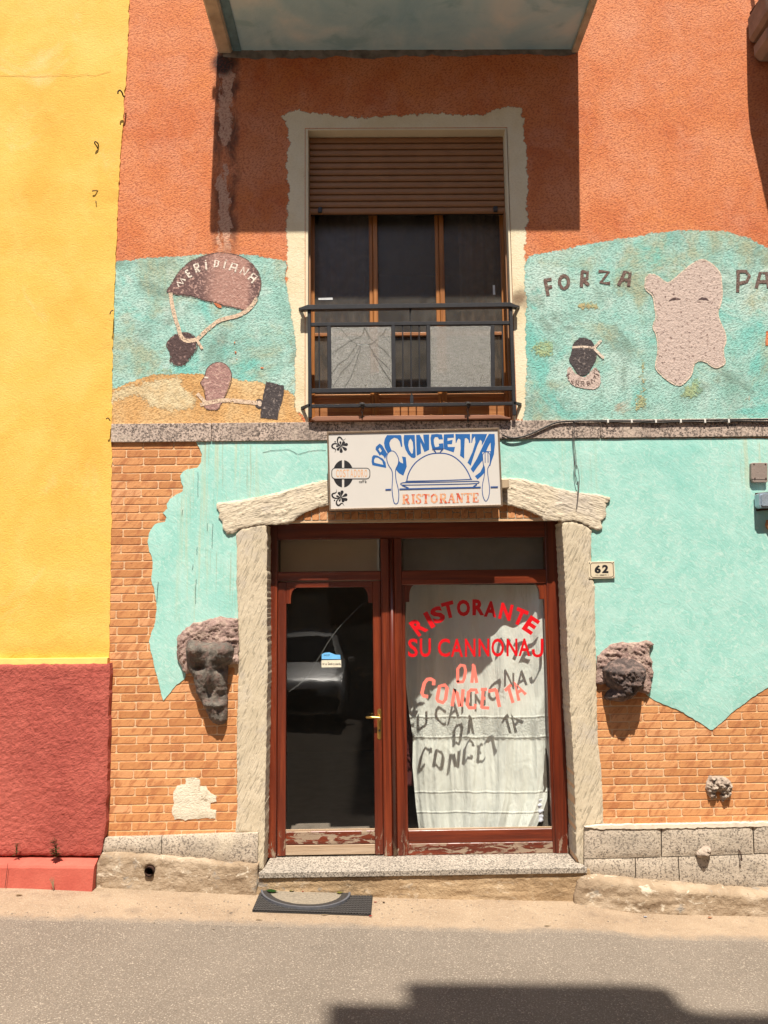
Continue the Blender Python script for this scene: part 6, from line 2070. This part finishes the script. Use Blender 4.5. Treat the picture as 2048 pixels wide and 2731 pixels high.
def leaf(px, up, L, wd_, rot, m, label, cat='leaf', grp='fallen leaves and petals by the doormats', name='fallen_leaf', curl=.3):
    c = WG(px, up)
    bm = bmesh.new()
    n_ = 7
    lft, mid, rgt = [], [], []
    for i in range(n_):
        t = i/(n_-1)
        w = wd_*sin(pi*t**.8)*(1-.1*(i % 2))
        z = up+.004+curl*L*(t-.5)**2
        ca, sa = cos(rot), sin(rot)
        for lst, s_, zz in ((lft, -1, .25*w), (mid, 0, 0), (rgt, 1, .25*w)):
            lx, ly = (t-.5)*L, s_*w
            xx, yy = c[0]+lx*ca-ly*sa, c[1]+lx*sa+ly*ca
            lst.append(bm.verts.new((xx, yy, gz(xx)+z+zz)))
    for a, b in ((lft, mid), (mid, rgt)):
        for i in range(n_-1):
            try:
                bm.faces.new((a[i], a[i+1], b[i+1], b[i]))
            except ValueError:
                pass
    bmesh.ops.solidify(bm, geom=bm.faces[:], thickness=.0012)
    o = obj(name, bm, m, None, True)
    return tag(o, label, cat, grp)
leaf(cN((468, 372))[0], .032, .085, .026, -.15, M['leaf_green'], 'dark green leaf on the left end of the half-round mat')
leaf(cN((578, 368))[0], .03, .04, .014, .3, M['leaf_yellow'], 'small pale yellow leaf at the back middle of the half-round mat')
leaf(cN((842, 379))[0], .032, .05, .016, .1, M['leaf_yellow'], 'yellow-green leaf on the right end of the half-round mat')
leaf(cN((638, 371))[0], .03, .014, .006, .3, M['petal'], 'tiny red petal at the back of the half-round mat', 'petal', name='fallen_petal')
leaf(cN((1013, 507))[0], .008, .026, .010, .2, M['petal'], 'red petal at the front right corner of the black mat', 'petal', name='fallen_petal')
leaf(cN((1040, 430))[0], .005, .03, .006, .1, M['petal'], 'thin faded red petal right of the black mat', 'petal', name='fallen_petal')
leaf(cN((1086, 432))[0], .005, .022, .008, -.5, M['rust'], 'small brown dry leaf right of the black mat')
leaf(cO((265, 1240))[0], .005, .05, .012, .1, M['straw'], 'curled pale dry leaf on the gutter strip at the left')
leaf(cL((885, 1296))[0], .005, .03, .010, .1, M['garment_white'], 'scrap of white paper at the foot of the right plinth', 'paper', 'litter along the right plinth', 'paper_scrap', .1)
leaf(cL((1294, 1300))[0], .008, .034, .010, .0, M['orange'], 'orange scrap lying below the stone stub by the plinth', 'litter', 'litter along the right plinth', 'orange_scrap', .1)
for i, (px, lab) in enumerate(((cN((395, 527))[0], 'pale chip on the gutter strip before the left end of the mat'), (cL((265, 1352))[0], 'pale sliver on the gutter strip before the right of the step'), (cN((760, 500))[0], 'dry twig end at the front of the black mat'))):
    leaf(px, .006, .05, .006, .1*i, M['straw'], lab, 'litter', 'pale bits of litter on the strip', 'straw_bit', .05)

gm = bmesh.new()
gr = random.Random(11)
for i in range(420):
    if gr.random() < .6:
        q = WG((gr.uniform(0, 2048), np.interp(gr.random(), [0, 1], [0, 40])+np.interp(gr.uniform(0, 2048), [0, 2048], [2385, 2440])))
    else:
        q = WG((gr.gauss(850, 260), 2400+abs(gr.gauss(0, 28))))
    if q[1] > -.10 or (q[0] < -.85 and q[1] > -.20) or (q[0] > 1.45 and q[1] > -.24):
        continue
    r_ = gr.uniform(.002, .0065)
    bmesh.ops.create_icosphere(gm, subdivisions=1, radius=r_, matrix=Matrix.Translation((q[0], q[1], gz(q[0])+.004+r_*.3)) @ Matrix.Diagonal((gr.uniform(.7, 1.6), gr.uniform(.7, 1.4), .6, 1)))
go = obj('grit', gm, plain('pale_and_dark_grit', (.24, .19, .14), .9, 0, .6, 14), None)
go['kind'] = 'stuff'
go['label'] = 'loose grit and crumbs scattered along the foot of the wall'

def weed(name, px, Y, h, nl, label, m, seed, thin=False):
    r = random.Random(seed)
    base = W(px, Y)
    t = thing(name, label, 'plant', tuple(base))
    bm = bmesh.new()
    ns_ = 3 if not thin else 9
    tips = []
    for s in range(ns_):
        dx, dy = r.uniform(-.12, .12)*h*(2.2 if thin else 1), -r.uniform(.0, .25)*h
        pts = [base, base+np.array([dx*.4, dy*.5, h*.5]), base+np.array([dx, dy, h*r.uniform(.8, 1)])]
        tube(bm, pts, .0016 if thin else .003, 5, taper=.4)
        tips.append(pts)
    obj('stem', bm, M['straw'] if thin else m, t)
    if thin:
        return
    for k in range(nl):
        u = k/nl
        p = tips[k % ns_]
        c = Vector(p[0])*(1-u)**2+Vector(p[1])*2*u*(1-u)+Vector(p[2])*u*u
        a = r.uniform(0, 2*pi)
        L = h*(.34 if u < .3 else .22)*r.uniform(.7, 1.2)
        d = Vector((cos(a), -abs(sin(a))*.8, r.uniform(-.1, .7))).normalized()
        sd = d.cross(Vector((0, 0, 1))).normalized()*L*.22
        bm = bmesh.new()
        v = [bm.verts.new(c), bm.verts.new(c+d*L*.5+sd), bm.verts.new(c+d*L), bm.verts.new(c+d*L*.5-sd), bm.verts.new(c+d*L*.5-Vector((0, 0, L*.06)))]
        bm.faces.new((v[0], v[1], v[4])); bm.faces.new((v[1], v[2], v[4])); bm.faces.new((v[2], v[3], v[4])); bm.faces.new((v[3], v[0], v[4]))
        obj('leaf', bm, m, t)
weed('weed', cO((780, 700))[0], -.115, .155, 46, 'bushy weed growing from the crack above the red kerb', M['weed'], 3)
weed('weed', cO((232, 668))[0], -.10, .085, 14, 'small spindly weed near the left edge above the red kerb', M['weed'], 5)
weed('dry_grass', cO((740, 1168))[0], -.20, .10, 0, 'tuft of dry grass at the foot of the red kerb', M['straw'], 7, True)

# ================================================================== the other side of the street (shades the road, mirrored in the glass)
opp_m = plain('opposite_house_render', (.42, .33, .22), .9, 0, .12, 1.2)
op = thing('opposite_house', 'tall plain house across the street whose roof shades the road', 'building', (5, -8, 0))
XA = .10
HA = 12.06
box('wall', XA, 14, -14, -7.5, -1, HA-.3, opp_m, op)
box('roof_edge', XA-.02, 14, -14, -7.35, HA-.3, HA-.06, M['soffit_rim'], op)
box('parapet', .50, 1.98, -7.55, -7.36, HA-.055, HA+.44, opp_m, op)
for i in range(4):
    for k in range(3):
        x = 1.2+k*2.9
        z = .9+i*3.0
        f = box('window', x, x+1.0, -7.53, -7.45, z, z+1.5, M['board'], op)
        box('window_glass', x+.08, x+.92, -7.44, -7.435, z+.08, z+1.42, M['board_grey'], f)
ob = thing('rear_house', 'house closing the yard opposite, behind the parked car', 'building', (-6, -13, 0))
box('wall', -14, XA-.05, -18, -12, -1, 8.5, opp_m, ob)
box('roof', -14.2, XA-.05, -18, -11.8, 8.5, 8.75, M['soffit_rim'], ob)
ow = thing('one_way_sign', 'small black sign with a white arrow mirrored at the right of the glass door', 'sign', (-.12, -7.1, .3))
sy_ = -7.10
def back(pts, y, th, m, name):
    return pslab(name, pts, y-th, y, m, ow)
back([(-.34, .78), (.20, .78), (.20, 1.00), (-.34, 1.00)], sy_, .01, M['sticker_white'], 'sign_border')
back([(-.325, .795), (.185, .795), (.185, .985), (-.325, .985)], sy_+.003, .002, M['black'], 'sign_face')
back([(-.29, .89), (-.20, .95), (-.20, .91), (.14, .91), (.14, .87), (-.20, .87), (-.20, .83)], sy_+.006, .002, M['sticker_white'], 'arrow')
box('post', -.09, -.05, sy_-.06, sy_-.012, 0, 1.02, M['iron'], ow)
# silver hatchback parked nose towards the door
car = thing('parked_car', 'silver hatchback mirrored in the glass door, parked across the street', 'car', (-1.35, -8.2, 0))
silver = plain('silver_car_paint', (.55, .55, .56), .3, .25, .04, 3)
tint = plain('dark_car_glass', (.015, .017, .02), .08)
cxm, y0c = -1.38, -6.35
zc = gz(cxm)
prof = [(0.0, .30, .74), (.04, .62, .78), (.25, .78, .80), (.95, .93, .82), (1.75, 1.40, .66), (2.4, 1.50, .64), (3.1, 1.46, .62), (3.7, 1.02, .76), (3.85, .50, .76), (3.88, .30, .74)]
bm = bmesh.new()
secs = []
for d, ztop, hw_ in prof:
    y = y0c-d
    zbelt = min(ztop, .92)
    ring = [(-.80 if d not in (0, 3.88) else -.72, .22), (-.84 if 0 < d < 3.8 else -.74, .5), (-.82 if 0 < d < 3.8 else -.74, zbelt-.02), (-hw_, ztop-.03), (-hw_+.12, ztop), (hw_-.12, ztop), (hw_, ztop-.03), (.82 if 0 < d < 3.8 else .74, zbelt-.02), (.84 if 0 < d < 3.8 else .74, .5), (.80 if d not in (0, 3.88) else .72, .22)]
    secs.append([bm.verts.new((cxm+x, y, zc+z)) for x, z in ring])
for a, b in zip(secs, secs[1:]):
    for k in range(len(a)):
        bm.faces.new((a[k], a[(k+1) % len(a)], b[(k+1) % len(a)], b[k]))
bm.faces.new(secs[0]); bm.faces.new(secs[-1][::-1])
obj('body', bm, silver, car, True)
def cquad(name, pts, m):
    bm = bmesh.new()
    f = bm.faces.new([bm.verts.new((cxm+x, y0c-d, zc+z)) for x, d, z in pts])
    bmesh.ops.solidify(bm, geom=[f], thickness=.01)
    obj(name, bm, m, car)
cquad('windscreen', [(-.68, 1.02, .99), (.68, 1.02, .99), (.56, 1.68, 1.375), (-.56, 1.68, 1.375)], tint)
for s in (-1, 1):
    cquad('side_window', [(s*.835, 1.25, .95), (s*.835, 3.2, .95), (s*.70, 2.9, 1.38), (s*.70, 1.85, 1.38)], tint)
    cquad('headlight', [(s*.45, -.012, .52), (s*.74, .01, .54), (s*.74, .06, .66), (s*.45, -.0, .64)], M['boxblue'])
    for d in (.72, 3.15):
        bm = bmesh.new()
        bmesh.ops.create_cone(bm, cap_ends=True, segments=24, radius1=.29, radius2=.29, depth=.2, matrix=Matrix.Translation((cxm+s*.76, y0c-d, zc+.29)) @ Matrix.Rotation(pi/2, 4, 'Y'))
        w_ = obj('wheel', bm, M['rubber'], car)
        bm = bmesh.new()
        bmesh.ops.create_cone(bm, cap_ends=True, segments=16, radius1=.18, radius2=.18, depth=.21, matrix=Matrix.Translation((cxm+s*.76, y0c-d, zc+.29)) @ Matrix.Rotation(pi/2, 4, 'Y'))
        obj('rim', bm, silver, w_)
    box('door_mirror', cxm+s*.95-.07, cxm+s*.95+.07, y0c-1.25, y0c-1.15, zc+.93, zc+1.05, silver, car, .03)
cquad('grille', [(-.40, -.014, .50), (.40, -.014, .50), (.42, -.006, .62), (-.42, -.006, .62)], M['black'])
cquad('bumper_intake', [(-.6, -.014, .30), (.6, -.014, .30), (.6, -.014, .38), (-.6, -.014, .38)], M['black'])
cquad('number_plate', [(-.25, -.03, .38), (.25, -.03, .38), (.25, -.03, .48), (-.25, -.03, .48)], M['plate_white'])
